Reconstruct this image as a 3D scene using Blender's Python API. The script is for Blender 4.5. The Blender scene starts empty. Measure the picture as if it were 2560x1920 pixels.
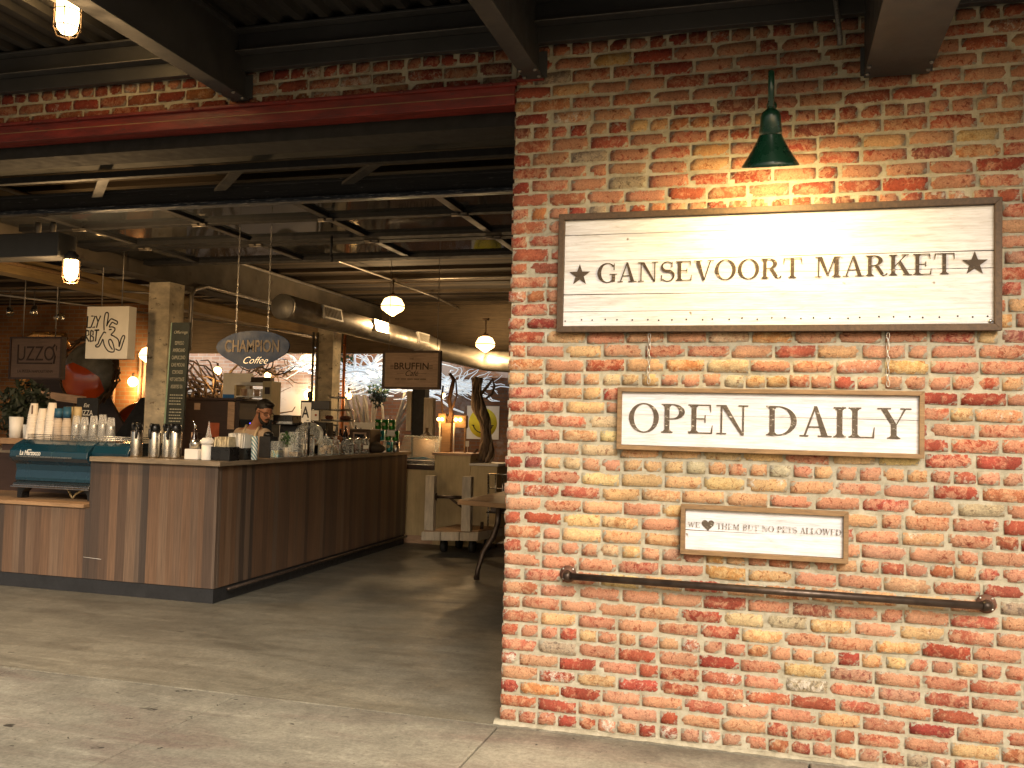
import bpy, bmesh, math, random
from mathutils import Vector, Matrix, noise as mnoise
random.seed(7)
PI = math.pi
R = math.radians
sc = bpy.context.scene
col = sc.collection

# ------------------------------------------------------------------ helpers
class MB:
    """collects shapes; build() links them as ONE mesh object"""
    def __init__(s): s.v = []; s.f = []; s.m = []; s.sm = []; s.colr = None; s.wear = None
    def add(s, vs, fs, mi=0, smooth=False):
        b = len(s.v); s.v += [tuple(p) for p in vs]
        for f in fs: s.f.append(tuple(b + i for i in f)); s.m.append(mi); s.sm.append(smooth)
        return s
    def box(s, x0, y0, z0, x1, y1, z1, mi=0, mat=None):
        vs = [Vector(p) for p in ((x0,y0,z0),(x1,y0,z0),(x1,y1,z0),(x0,y1,z0),(x0,y0,z1),(x1,y0,z1),(x1,y1,z1),(x0,y1,z1))]
        if mat: vs = [mat @ p for p in vs]
        return s.add(vs, ((0,3,2,1),(4,5,6,7),(0,1,5,4),(1,2,6,5),(2,3,7,6),(3,0,4,7)), mi)
    def cbox(s, c, d, rot=None, mi=0):
        m = Matrix.Translation(c) @ (rot.to_4x4() if rot else Matrix.Identity(4))
        return s.box(-d[0]/2,-d[1]/2,-d[2]/2,d[0]/2,d[1]/2,d[2]/2, mi, m)
    def poly(s, pts, mi=0): return s.add(pts, (tuple(range(len(pts))),), mi)
    def prism(s, pts, ax, lo, hi, mi=0):
        """polygon in the plane across axis ax (0,1,2), extruded lo..hi"""
        def P(p, h): q = list(p); q.insert(ax, h); return q
        n = len(pts); vs = [P(p, lo) for p in pts] + [P(p, hi) for p in pts]
        fs = [tuple(range(n))[::-1], tuple(range(n, 2*n))] + [(i, (i+1) % n, n+(i+1) % n, n+i) for i in range(n)]
        return s.add(vs, fs, mi)
    def tube(s, pts, r, n=8, mi=0, closed=False, caps=True, smooth=True):
        pts = [Vector(p) for p in pts]; k = len(pts)
        rs = r if isinstance(r, (list, tuple)) else [r]*k
        vs = []; up = None
        for i, p in enumerate(pts):
            a = pts[(i-1) % k] if (i > 0 or closed) else p
            b = pts[(i+1) % k] if (i < k-1 or closed) else p
            t = (b-a).normalized() if (b-a).length > 1e-9 else Vector((0,0,1))
            if up is None:
                up = t.orthogonal().normalized()
            else:
                up = up - t*up.dot(t)
                up = up.normalized() if up.length > 1e-6 else t.orthogonal().normalized()
            w = t.cross(up)
            for j in range(n):
                a2 = 2*PI*j/n; vs.append(p + (up*math.cos(a2) + w*math.sin(a2))*rs[i])
        fs = []
        for i in range(k if closed else k-1):
            for j in range(n):
                a = i*n+j; b = i*n+(j+1) % n; c = ((i+1) % k)*n
                fs.append((a, b, c+(j+1) % n, c+j))
        if caps and not closed:
            fs.append(tuple(range(n))[::-1]); fs.append(tuple((k-1)*n+j for j in range(n)))
        return s.add(vs, fs, mi, smooth)
    def lathe(s, prof, c=(0,0,0), n=20, mi=0, mat=None, smooth=True, cap=True):
        """profile of (r, z) turned about a vertical axis at c"""
        vs = []; k = len(prof)
        for r, z in prof:
            for j in range(n):
                a = 2*PI*j/n; p = Vector((r*math.cos(a), r*math.sin(a), z))
                if mat: p = mat @ p
                vs.append(p + Vector(c))
        fs = [(i*n+j, i*n+(j+1) % n, (i+1)*n+(j+1) % n, (i+1)*n+j) for i in range(k-1) for j in range(n)]
        if cap:
            if prof[0][0] > 1e-5: fs.append(tuple(range(n))[::-1])
            if prof[-1][0] > 1e-5: fs.append(tuple((k-1)*n+j for j in range(n)))
        return s.add(vs, fs, mi, smooth)
    def ball(s, c, r, n=14, mi=0, mat=None):
        r = r if isinstance(r, (tuple, list)) else (r, r, r); k = n//2 + 2
        vs = []; m = mat or Matrix.Identity(3)
        for i in range(k+1):
            t = PI*i/k
            for j in range(n):
                a = 2*PI*j/n
                vs.append(Vector(c) + m @ Vector((r[0]*math.sin(t)*math.cos(a), r[1]*math.sin(t)*math.sin(a), r[2]*math.cos(t))))
        fs = [(i*n+j, (i+1)*n+j, (i+1)*n+(j+1) % n, i*n+(j+1) % n) for i in range(k) for j in range(n)]
        return s.add(vs, fs, mi, True)
    def squash(s, ax, about, k):
        s.v = [tuple(about+(c-about)*k if i == ax else c for i, c in enumerate(p)) for p in s.v]; return s
    def build(s, name, mats, parent=None, bevel=0, weld=False):
        off = Vector((0,0,0)); q = parent
        while q: off += q.location; q = q.parent
        me = bpy.data.meshes.new(name)
        me.from_pydata([Vector(p)-off for p in s.v], [], s.f)
        mats = mats if isinstance(mats, (list, tuple)) else [mats]
        for m in mats: me.materials.append(m)
        me.polygons.foreach_set('material_index', s.m); me.polygons.foreach_set('use_smooth', s.sm)
        if s.colr:
            a = me.color_attributes.new('tone', 'FLOAT_COLOR', 'POINT')
            a.data.foreach_set('color', [c for q4 in s.colr for c in q4])
            a = me.color_attributes.new('wear', 'FLOAT_COLOR', 'POINT')
            a.data.foreach_set('color', [c for q4 in s.wear for c in q4])
        bm = bmesh.new(); bm.from_mesh(me)
        bmesh.ops.remove_doubles(bm, verts=bm.verts, dist=1e-6) if weld else None
        bmesh.ops.recalc_face_normals(bm, faces=bm.faces); bm.to_mesh(me); bm.free()
        o = bpy.data.objects.new(name, me); col.objects.link(o)
        if parent: o.parent = parent
        if bevel:
            md = o.modifiers.new('Bevel', 'BEVEL'); md.width = bevel; md.segments = 2; md.limit_method = 'ANGLE'; md.angle_limit = R(40)
        return o

def tag(o, label, cat, group=None, kind=None):
    o['label'] = label; o['category'] = cat
    if group: o['group'] = group
    if kind: o['kind'] = kind
    return o
def thing(name, label, cat, loc=(0,0,0), group=None):
    o = bpy.data.objects.new(name, None); col.objects.link(o); o.location = loc; o.empty_display_size = .1
    return tag(o, label, cat, group)
def struct(o): o['kind'] = 'structure'; return o
def dup(root, loc, label, rotz=0, group=None):
    def cp(o, par):
        c = o.copy(); col.objects.link(c); c.parent = par
        for ch in list(o.children): cp(ch, c)
        return c
    r = cp(root, None); r.location = loc; r.rotation_euler = (0,0,rotz); r['label'] = label
    if group: r['group'] = group
    return r
def lamp(loc, power, colr, r=.04, name='bulb_light', kind='POINT', parent=None):
    l = bpy.data.lights.new(name, kind); l.energy = power; l.color = colr; l.shadow_soft_size = r
    o = bpy.data.objects.new(name, l); col.objects.link(o); o.location = loc
    if parent: o.parent = parent; o.location = Vector(loc)-parent.location
    return o

# ------------------------------------------------------------------ materials
def nodes(name):
    m = bpy.data.materials.new(name); m.use_nodes = True
    nt = m.node_tree; return m, nt, nt.nodes['Principled BSDF']
def N(nt, t, **kw):
    n = nt.nodes.new(t)
    for k, v in kw.items():
        if k.startswith('i_'):
            key = k[2:]; key = int(key) if key.isdigit() else key.replace('_', ' ')
            n.inputs[key].default_value = v
        else: setattr(n, k, v)
    return n
def ramp(nt, src, stops):
    n = nt.nodes.new('ShaderNodeValToRGB'); e = n.color_ramp.elements
    while len(e) < len(stops): e.new(.5)
    for k, (p, c) in enumerate(stops):
        e[k].position = p; e[k].color = (c, c, c, 1) if isinstance(c, (int, float)) else (*c, 1)
    nt.links.new(src, n.inputs[0]); return n.outputs[0]
def mix(nt, fac, a, b, mode='MIX'):
    n = nt.nodes.new('ShaderNodeMix'); n.data_type = 'RGBA'; n.blend_type = mode
    for sock, v in ((n.inputs[0], fac), (n.inputs[6], a), (n.inputs[7], b)):
        if hasattr(v, 'is_linked'): nt.links.new(v, sock)
        elif isinstance(v, (int, float)): sock.default_value = v
        else: sock.default_value = (*v, 1)
    return n.outputs[2]
def coords(nt, stretch=(1,1,1), kind='Object'):
    t = nt.nodes.new('ShaderNodeTexCoord'); mp = nt.nodes.new('ShaderNodeMapping')
    mp.inputs['Scale'].default_value = stretch; nt.links.new(t.outputs[kind], mp.inputs[0]); return mp.outputs[0]
def noise(nt, vec, scale, detail=5, rough=.55, dist=0):
    n = N(nt, 'ShaderNodeTexNoise', i_Scale=scale, i_Detail=detail, i_Roughness=rough, i_Distortion=dist)
    nt.links.new(vec, n.inputs['Vector']); return n.outputs[0]
def bump(nt, b, h, strength, dist=.01):
    n = N(nt, 'ShaderNodeBump', i_Strength=strength, i_Distance=dist)
    nt.links.new(h, n.inputs['Height']); nt.links.new(n.outputs[0], b.inputs['Normal'])
def M(name, c, rough=.6, metal=0, var=.25, scale=7, stretch=(1,1,1), bs=.25, bscale=60, spots=None, sscale=25, sthr=.62, coat=0, rnd=0):
    m, nt, b = nodes(name); v = coords(nt, stretch)
    n1 = noise(nt, v, scale)
    lo = tuple(max(0, x*(1-var)) for x in c); hi = tuple(min(1, x*(1+var)) for x in c)
    out = ramp(nt, n1, [(.3, lo), (.7, hi)])
    if spots:
        f = ramp(nt, noise(nt, v, sscale, 6, .65), [(sthr, 0), (sthr+.07, 1)]); out = mix(nt, f, out, spots)
    if rnd:
        oi = nt.nodes.new('ShaderNodeObjectInfo')
        r_ = ramp(nt, oi.outputs['Random'], [(0, 1-rnd), (1, 1.0)]); out = mix(nt, 1.0, out, r_, 'MULTIPLY')
    nt.links.new(out, b.inputs['Base Color'])
    rr = ramp(nt, noise(nt, v, scale*2.3), [(.3, max(.03, rough-.12)), (.7, min(1, rough+.12))])
    nt.links.new(rr, b.inputs['Roughness']); b.inputs['Metallic'].default_value = metal
    if coat: b.inputs['Coat Weight'].default_value = coat
    if bs: bump(nt, b, noise(nt, v, bscale, 4), bs, .004)
    return m
def EM(name, c, strength):
    m, nt, b = nodes(name)
    b.inputs['Base Color'].default_value = (*c, 1); b.inputs['Emission Color'].default_value = (*c, 1); b.inputs['Emission Strength'].default_value = strength
    return m
def GL(name, c=(.9,.95,.93), rough=.04, ior=1.3, alpha=.22):
    """thin-walled glass: mostly see-through with a real sheen"""
    m, nt, b = nodes(name)
    b.inputs['Base Color'].default_value = (*c, 1); b.inputs['Roughness'].default_value = rough; b.inputs['IOR'].default_value = 1.5
    fr = N(nt, 'ShaderNodeFresnel', i_IOR=ior); ad = N(nt, 'ShaderNodeMath', operation='ADD', i_1=alpha); ad.use_clamp = True
    nt.links.new(fr.outputs[0], ad.inputs[0]); nt.links.new(ad.outputs[0], b.inputs['Alpha'])
    return m

def brick_mat(name, gain=1.0):
    """tone = fired colour of each brick (alpha: lime bloom); wear = how much of it is rubbed to salmon, edge distance, seed"""
    m, nt, b = nodes(name); t = nt.nodes.new('ShaderNodeTexCoord')
    at = N(nt, 'ShaderNodeAttribute', attribute_name='tone'); we = N(nt, 'ShaderNodeAttribute', attribute_name='wear')
    sw = nt.nodes.new('ShaderNodeSeparateColor'); nt.links.new(we.outputs['Color'], sw.inputs[0])
    sc_ = N(nt, 'ShaderNodeMath', operation='MULTIPLY', i_1=37.0); nt.links.new(sw.outputs[2], sc_.inputs[0])
    va = N(nt, 'ShaderNodeVectorMath', operation='ADD'); nt.links.new(t.outputs['Object'], va.inputs[0]); nt.links.new(sc_.outputs[0], va.inputs[1]); v = va.outputs[0]
    base = mix(nt, 1.0, at.outputs['Color'], ramp(nt, noise(nt, v, 9, 5), [(.3, .78), (.7, 1.2)]), 'MULTIPLY')
    pale = mix(nt, .50, mix(nt, 1.0, base, (1.35, 1.8, 1.9), 'MULTIPLY'), (.58, .37, .22))
    ad = N(nt, 'ShaderNodeMath', operation='ADD'); nt.links.new(noise(nt, v, 27, 10, .74, .7), ad.inputs[0]); nt.links.new(sw.outputs[0], ad.inputs[1])
    c1 = mix(nt, ramp(nt, ad.outputs[0], [(.90, 0), (1.12, 1)]), base, pale)
    dark = mix(nt, 1.0, base, (.60, .40, .36), 'MULTIPLY')
    c2 = mix(nt, ramp(nt, noise(nt, v, 40, 7, .7, .8), [(.57, 0), (.63, .8)]), c1, dark)
    add = N(nt, 'ShaderNodeMath', operation='ADD'); nt.links.new(noise(nt, v, 26, 9, .76, .6), add.inputs[0]); nt.links.new(at.outputs['Alpha'], add.inputs[1])
    c3 = mix(nt, ramp(nt, add.outputs[0], [(.70, 0), (.79, 1)]), c2, (.64, .57, .47))
    c3 = mix(nt, .85, c3, ramp(nt, noise(nt, v, 120, 6, .8), [(.32, .62), (.5, 1.0), (.68, 1.35)]), 'MULTIPLY')
    c3 = mix(nt, .7, c3, ramp(nt, noise(nt, t.outputs['Object'], 2.6, 6, .6), [(.35, .72), (.65, 1.15)]), 'MULTIPLY')
    # mortar smeared over the arrises
    ed = N(nt, 'ShaderNodeMath', operation='MULTIPLY_ADD', i_1=-.55, i_2=.30); nt.links.new(sw.outputs[1], ed.inputs[0])
    sm = N(nt, 'ShaderNodeMath', operation='ADD'); nt.links.new(ed.outputs[0], sm.inputs[0]); nt.links.new(noise(nt, t.outputs['Object'], 34, 7, .7, .4), sm.inputs[1])
    c4 = mix(nt, ramp(nt, sm.outputs[0], [(.69, 0), (.76, .95)]), c3, (.47, .43, .33))
    c5 = mix(nt, ramp(nt, noise(nt, v, 90, 4, .62), [(.645, 0), (.70, .85)]), c4, (.07, .035, .022))
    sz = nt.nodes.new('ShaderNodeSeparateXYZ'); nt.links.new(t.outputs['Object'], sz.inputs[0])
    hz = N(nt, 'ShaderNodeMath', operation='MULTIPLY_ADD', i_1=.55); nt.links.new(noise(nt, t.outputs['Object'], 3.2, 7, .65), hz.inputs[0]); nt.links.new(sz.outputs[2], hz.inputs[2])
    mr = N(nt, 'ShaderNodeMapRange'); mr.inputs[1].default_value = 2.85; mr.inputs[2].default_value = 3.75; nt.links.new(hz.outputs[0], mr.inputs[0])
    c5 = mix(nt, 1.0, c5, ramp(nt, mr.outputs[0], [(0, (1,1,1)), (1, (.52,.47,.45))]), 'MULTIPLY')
    nt.links.new(c5, b.inputs['Base Color']); b.inputs['Roughness'].default_value = .88; b.inputs['Specular IOR Level'].default_value = .25
    h = mix(nt, .5, noise(nt, v, 55, 8, .78), noise(nt, v, 210, 3)); bump(nt, b, h, 1.0, .011)
    return m
def mortar_mat(name):
    m, nt, b = nodes(name); v = coords(nt)
    c = ramp(nt, noise(nt, v, 11, 9, .72), [(.3, (.25,.22,.15)), (.5, (.42,.38,.28)), (.72, (.55,.51,.40))])
    s = ramp(nt, noise(nt, v, 70, 5, .7), [(.62, 0), (.72, .7)]); c = mix(nt, s, c, (.22,.16,.11))
    nt.links.new(c, b.inputs['Base Color']); b.inputs['Roughness'].default_value = .95
    bump(nt, b, mix(nt, .5, noise(nt, v, 45, 6, .7), noise(nt, v, 240, 3)), .9, .008)
    return m
def board_mat(name, worn=.5):
    """whitewashed planks: grain, grey stains, scraped patches and knots"""
    m, nt, b = nodes(name); v = coords(nt, (1.0, 1, 9)); v2 = coords(nt)
    g = noise(nt, v, 9, 8, .68, .5)
    c = ramp(nt, g, [(.27, (.50,.46,.43)), (.42, (.69,.68,.69)), (.60, (.80,.80,.83))])
    gs = ramp(nt, noise(nt, coords(nt, (.55, 1, 14)), 5.0, 9, .72, .3), [(.47, 0), (.64, .62)]); c = mix(nt, gs, c, (.47,.44,.43))
    st = ramp(nt, noise(nt, v, 3.0, 6, .6), [(.58, 0), (.78, .5)]); c = mix(nt, st, c, (.50,.40,.29))
    pl = noise(nt, coords(nt, (.15, 1, 7)), 1.3, 1); c = mix(nt, .8, c, ramp(nt, pl, [(.35, .84), (.65, 1.04)]), 'MULTIPLY')
    sp = ramp(nt, noise(nt, v, 22, 8, .75, .3), [(.66, 0), (.71, worn)]); c = mix(nt, sp, c, (.26,.19,.13))
    kn = ramp(nt, noise(nt, v2, 16, 2, .5), [(.76, 0), (.80, .8)]); c = mix(nt, kn, c, (.14,.09,.05))
    nt.links.new(c, b.inputs['Base Color']); b.inputs['Roughness'].default_value = .7
    bump(nt, b, g, .35, .004)
    return m
def paint_mat(name, ink, back, worn=.56):
    """stencilled lettering with the plank showing through"""
    m, nt, b = nodes(name); v = coords(nt, (1, 1, 3))
    f = ramp(nt, noise(nt, v, 38, 8, .72, .4), [(worn, 0), (worn+.09, .85)])
    c = mix(nt, f, ramp(nt, noise(nt, v, 12), [(.3, tuple(x*.7 for x in ink)), (.7, tuple(x*1.3 for x in ink))]), back)
    nt.links.new(c, b.inputs['Base Color']); b.inputs['Roughness'].default_value = .75
    return m
def strip_mat(name):
    """vertical boards of differing width and tint (panel axes are added: each panel varies along one)"""
    m, nt, b = nodes(name)
    t = nt.nodes.new('ShaderNodeTexCoord'); sx = nt.nodes.new('ShaderNodeSeparateXYZ'); nt.links.new(t.outputs['Object'], sx.inputs[0])
    ad = N(nt, 'ShaderNodeMath', operation='ADD'); nt.links.new(sx.outputs[0], ad.inputs[0]); nt.links.new(sx.outputs[1], ad.inputs[1])
    vo = N(nt, 'ShaderNodeTexVoronoi', voronoi_dimensions='1D', i_Scale=13.0); nt.links.new(ad.outputs[0], vo.inputs['W'])
    sp = nt.nodes.new('ShaderNodeSeparateColor'); nt.links.new(vo.outputs['Color'], sp.inputs[0])
    c = ramp(nt, sp.outputs[0], [(0, (.055,.040,.032)), (.3, (.115,.066,.040)), (.55, (.15,.086,.050)), (.8, (.112,.078,.056)), (1, (.195,.118,.070))])
    grain = noise(nt, coords(nt, (30, 30, .8)), 3.5, 7, .65, .3)
    c = mix(nt, .75, c, ramp(nt, grain, [(.3, .55), (.7, 1.25)]), 'MULTIPLY')
    br = noise(nt, coords(nt, (1.5,1.5,.5)), 1.6, 4); c = mix(nt, .6, c, ramp(nt, br, [(.3, .7), (.7, 1.2)]), 'MULTIPLY')
    nt.links.new(c, b.inputs['Base Color']); b.inputs['Roughness'].default_value = .48
    bump(nt, b, grain, .12, .003)
    return m
def wood_mat(name, c, stretch=(1,14,14), rough=.6, var=.4, spots=None):
    m, nt, b = nodes(name); v = coords(nt, stretch)
    g = noise(nt, v, 4, 8, .65, .6)
    out = ramp(nt, g, [(.28, tuple(x*(1-var) for x in c)), (.55, c), (.75, tuple(min(1, x*(1+var*.7)) for x in c))])
    big = noise(nt, coords(nt), 1.7, 4); out = mix(nt, .7, out, ramp(nt, big, [(.3, .6), (.7, 1.25)]), 'MULTIPLY')
    if spots:
        f = ramp(nt, noise(nt, v, 12, 6, .7), [(.62, 0), (.7, .9)]); out = mix(nt, f, out, spots)
    nt.links.new(out, b.inputs['Base Color']); b.inputs['Roughness'].default_value = rough; bump(nt, b, g, .3, .004)
    return m
def timber_mat(name):
    """rough sawn boards laid across the hall, each with its own tone, knots and long stains"""
    m, nt, b = nodes(name); t = nt.nodes.new('ShaderNodeTexCoord'); sx = nt.nodes.new('ShaderNodeSeparateXYZ'); nt.links.new(t.outputs['Object'], sx.inputs[0])
    vo = N(nt, 'ShaderNodeTexVoronoi', voronoi_dimensions='1D', i_Scale=7.0); nt.links.new(sx.outputs[1], vo.inputs['W'])
    sp = nt.nodes.new('ShaderNodeSeparateColor'); nt.links.new(vo.outputs['Color'], sp.inputs[0])
    c = ramp(nt, sp.outputs[0], [(0, (.026,.018,.011)), (.4, (.060,.042,.025)), (.75, (.095,.068,.041)), (1, (.14,.105,.068))])
    g = noise(nt, coords(nt, (.5, 12, 12)), 3.5, 9, .7, .6); c = mix(nt, .9, c, ramp(nt, g, [(.3, .45), (.7, 1.4)]), 'MULTIPLY')
    c = mix(nt, ramp(nt, noise(nt, coords(nt, (.8, 3, 1)), 2.2, 7, .65), [(.55, 0), (.68, .7)]), c, (.035,.026,.018))
    nt.links.new(c, b.inputs['Base Color']); b.inputs['Roughness'].default_value = .85; bump(nt, b, g, .5, .006)
    return m
def floor_mat(name, a, bcol, stain, rough, gum, crack=.0, gradient=None):
    m, nt, b = nodes(name); v = coords(nt)
    c = ramp(nt, noise(nt, v, .9, 8, .62, .5), [(.32, a), (.68, bcol)])
    c = mix(nt, ramp(nt, noise(nt, coords(nt, (.5, 2.2, 1)), 1.6, 7, .64, .8), [(.46, 0), (.72, .75)]), c, stain)
    c = mix(nt, ramp(nt, noise(nt, coords(nt, (.35, 3.5, 1)), 2.3, 8, .7, .6), [(.54, 0), (.70, .45)]), c, tuple(min(1, x*1.45) for x in bcol))
    fine = noise(nt, v, 46, 8, .78); c = mix(nt, .9, c, ramp(nt, fine, [(.3, .62), (.7, 1.30)]), 'MULTIPLY')
    md = noise(nt, v, 11, 9, .72, .6); c = mix(nt, .55, c, ramp(nt, md, [(.35, .66), (.65, 1.2)]), 'MULTIPLY'); c = mix(nt, .5, c, ramp(nt, noise(nt, coords(nt, (.5, 1.3, 1)), 1.1, 7, .60, .6), [(.36, .62), (.62, 1.15)]), 'MULTIPLY')
    for s_, lo in ((6.5, .685), (15, .69), (33, .70)):
        sp = ramp(nt, noise(nt, v, s_, 4, .55, .3), [(lo, 0), (lo+.035, gum)]); c = mix(nt, sp, c, (.045,.040,.032))
    lt = ramp(nt, noise(nt, v, 34, 4, .5), [(.70, 0), (.74, gum*.5)]); c = mix(nt, lt, c, (.42,.39,.31))
    if crack:
        vo = N(nt, 'ShaderNodeTexVoronoi', feature='DISTANCE_TO_EDGE', i_Scale=.36)
        wv = N(nt, 'ShaderNodeVectorMath', operation='ADD'); nz = N(nt, 'ShaderNodeTexNoise', i_Scale=2.6, i_Detail=8)
        nt.links.new(v, nz.inputs['Vector']); nt.links.new(v, wv.inputs[0]); nt.links.new(nz.outputs['Color'], wv.inputs[1]); nt.links.new(wv.outputs[0], vo.inputs['Vector'])
        c = mix(nt, ramp(nt, vo.outputs['Distance'], [(0, crack), (.003, 0)]), c, (.05,.045,.035))
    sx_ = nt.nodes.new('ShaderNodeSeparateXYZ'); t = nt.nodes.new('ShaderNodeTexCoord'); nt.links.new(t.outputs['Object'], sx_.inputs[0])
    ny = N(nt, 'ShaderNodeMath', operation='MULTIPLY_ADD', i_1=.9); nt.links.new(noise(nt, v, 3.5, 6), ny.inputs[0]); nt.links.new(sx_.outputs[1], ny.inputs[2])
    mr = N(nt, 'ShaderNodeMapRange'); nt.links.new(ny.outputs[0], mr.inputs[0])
    if gradient == 'inside':           # daylight falloff put into the colour: paler at the door, darker inward
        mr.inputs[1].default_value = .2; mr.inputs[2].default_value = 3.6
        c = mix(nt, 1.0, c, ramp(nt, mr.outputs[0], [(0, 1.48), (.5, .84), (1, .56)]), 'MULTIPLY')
    else:                              # dirt gathered along the foot of the wall
        mr.inputs[1].default_value = .12; mr.inputs[2].default_value = .50
        c = mix(nt, 1.0, c, ramp(nt, mr.outputs[0], [(0, 1.0), (1, .55)]), 'MULTIPLY')
    nt.links.new(c, b.inputs['Base Color'])
    rr = ramp(nt, noise(nt, v, 2.5, 6), [(.3, rough-.14), (.7, rough+.14)]); nt.links.new(rr, b.inputs['Roughness'])
    bump(nt, b, mix(nt, .5, fine, md), .45, .006)
    return m

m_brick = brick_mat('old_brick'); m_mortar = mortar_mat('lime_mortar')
m_board = board_mat('whitewashed_plank'); m_board2 = board_mat('cleaner_whitewashed_plank', .25)
m_ink = paint_mat('dark_brown_stencil', (.055,.036,.022), (.45,.36,.25), .585)
m_ink2 = paint_mat('faded_brown_stencil', (.085,.062,.042), (.66,.60,.5), .57)
m_ink3 = paint_mat('faint_brown_stencil', (.12,.09,.065), (.7,.66,.6), .50)
m_frame = wood_mat('stained_frame_wood', (.085,.048,.022), (14,14,14), .6, .5, (.05,.03,.015))
m_frame_l = wood_mat('light_frame_wood', (.27,.16,.07), (2,14,14), .6, .45, (.08,.05,.025))
m_steel = M('charcoal_painted_steel', (.030,.030,.031), .5, .0, .25, 3, bs=.1)
m_steel_hi = M('pale_steel', (.16,.15,.14), .5, .2, .5, 30, (1,8,8))
m_deck = M('dark_metal_deck', (.022,.021,.020), .55, .2, .3, 2, bs=.05)
m_red = M('oxide_red_paint', (.145,.014,.009), .55, 0, .45, 5, (1,6,6), .3, 30, (.07,.018,.014), 16, .58)
m_green = M('dark_green_enamel', (.006,.045,.022), .28, 0, .2, 5, bs=0, coat=.4)
m_pipe = M('oiled_brown_pipe', (.060,.042,.031), .40, .6, .4, 18, bs=.15)
m_flange = M('brown_iron_flange', (.15,.075,.05), .55, .4, .4, 18)
m_screw = M('bright_screw', (.7,.68,.62), .3, 1, .1)
m_chain = M('zinc_chain', (.55,.52,.46), .35, .9, .2)
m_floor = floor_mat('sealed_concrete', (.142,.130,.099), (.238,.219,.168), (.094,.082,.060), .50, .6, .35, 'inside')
m_walk = floor_mat('pavement_concrete', (.275,.255,.200), (.48,.45,.355), (.25,.175,.145), .8, 1.0, .10)
m_asphalt = M('asphalt', (.05,.05,.05), .9, 0, .3, 2)
m_strip = strip_mat('walnut_strip_veneer')
m_top = wood_mat('worn_counter_edge', (.23,.175,.115), (2,2,14), .5, .35)
m_cap = wood_mat('orange_wood_cap', (.32,.19,.095), (2,14,14), .55, .35)
m_void = M('flat_black', (.010,.009,.008), .95, 0, .3, bs=0); m_black = M('black_matte', (.012,.012,.013), .68, 0, .3, bs=.05)  # m_void: dull near-black for the underbeam and first joist
m_blackplastic = M('black_plastic', (.012,.012,.012), .32, 0, .2, bs=0)
m_conc = M('painted_pillar', (.74,.65,.49), .8, 0, .35, 5, (1,1,1.6), .8, 22, (.26,.2,.13), 9, .6)
m_beam = M('stained_concrete_beam', (.085,.070,.052), .85, 0, .4, 2.2, (1,1,1), .5, 20, (.06,.045,.035), 5, .6)
m_timber = timber_mat('old_ceiling_timber'); m_timber2 = wood_mat('header_timber', (.12,.085,.05), (.6,10,10), .75, .45, (.05,.035,.02))
m_lit_timber = wood_mat('yellow_pine', (.42,.28,.12), (10,.7,10), .7, .3)
m_galv = M('galvanised_duct', (.30,.27,.23), .46, .75, .25, 6, bs=.1, bscale=18)
m_white = M('white_paint', (.78,.75,.69), .55, 0, .06)
m_paper = M('white_paper', (.80,.77,.70), .8, 0, .05, bs=0)
m_cream = wood_mat('cream_panel', (.58,.46,.26), (8,8,.8), .6, .15)
m_wpost = M('chipped_white_timber', (.52,.45,.35), .75, 0, .2, 6, (6,6,1), .5, 30, (.16,.11,.07), 16, .64)
m_teal = M('deep_teal_enamel', (.006,.034,.055), .22, 0, .12, 2, bs=0, coat=.5)
m_chrome = M('polished_steel', (.72,.70,.66), .16, 1, .06, bs=0)
m_inox = M('brushed_steel', (.55,.52,.46), .26, 1, .1, 12, (14,14,1), .05)
m_glass = GL('clear_glass'); m_cupglass = GL('clear_plastic', (.95,.95,.93), .12, 1.35, .22)
m_dglass = GL('smoky_door_glass', (.05,.055,.06), .05, 1.35, .28)
m_bulb = EM('warm_lit_glass', (1,.62,.24), 26); m_bulb2 = EM('warm_lit_globe', (1,.62,.25), 5.5); m_glow = EM('amber_filament', (1,.55,.16), 22)
m_spotlit = EM('lit_spot_lens', (1,.86,.62), 9)
m_chalk = M('green_black_chalkboard', (.018,.024,.018), .6, 0, .3); m_chalkink = M('chalk', (.34,.33,.27), .9, 0, .3, 40)
m_greenedge = M('pale_green_edge', (.22,.31,.23), .6)
m_blue = M('deep_blue_acrylic', (.005,.024,.072), .6, 0, .25, 4, bs=0)
m_neon = EM('pale_neon', (1,.80,.5), .75)
m_tan = wood_mat('tan_sign_wood', (.50,.33,.22), (1.5,10,10), .6, .3); m_tanframe = wood_mat('dark_sign_edge', (.085,.045,.025), (4,4,4), .6)
m_brownsign = wood_mat('dim_brown_sign', (.14,.09,.07), (1.5,10,10), .7, .2); m_brownink = M('burnt_brown', (.022,.010,.008), .7)
m_orange = M('orange_tile', (.62,.085,.015), .18, 0, .15, 3, bs=.05, coat=.5)
m_mirror = M('dim_mirror_glass', (.22,.20,.16), .35, 0, .5, 5, bs=0)
m_twig = M('brown_twigs', (.11,.06,.03), .85, 0, .4, 20); m_bark2 = M('pale_vine', (.27,.20,.14), .85, 0, .4, 12, (3,3,.6), .8, 40); m_bark = M('twisted_bark', (.11,.075,.05), .9, 0, .5, 12, (3,3,.6), .9, 40)
m_palebark = EM('self_lit_branches', (.72,.80,.86), .55); m_greybark = M('grey_bark', (.36,.31,.24), .9, 0, .35, 14, (3,3,.6), .8)  # pale branches glow by themselves, standing in for skylight from above
m_leaf = M('green_leaf', (.05,.13,.03), .6, 0, .4, 4, rnd=.3); m_darkleaf = M('dark_leaf', (.02,.03,.015), .6, 0, .4)
m_yellow = M('lemon_yellow_print', (.80,.68,.04), .7, 0, .06, bs=0)
m_brown = wood_mat('dark_brown_cabinet', (.045,.022,.014), (1,1,8), .5, .3)
m_tanwood = wood_mat('tan_crate_wood', (.36,.22,.11), (1,1,8), .6, .3)
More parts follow.
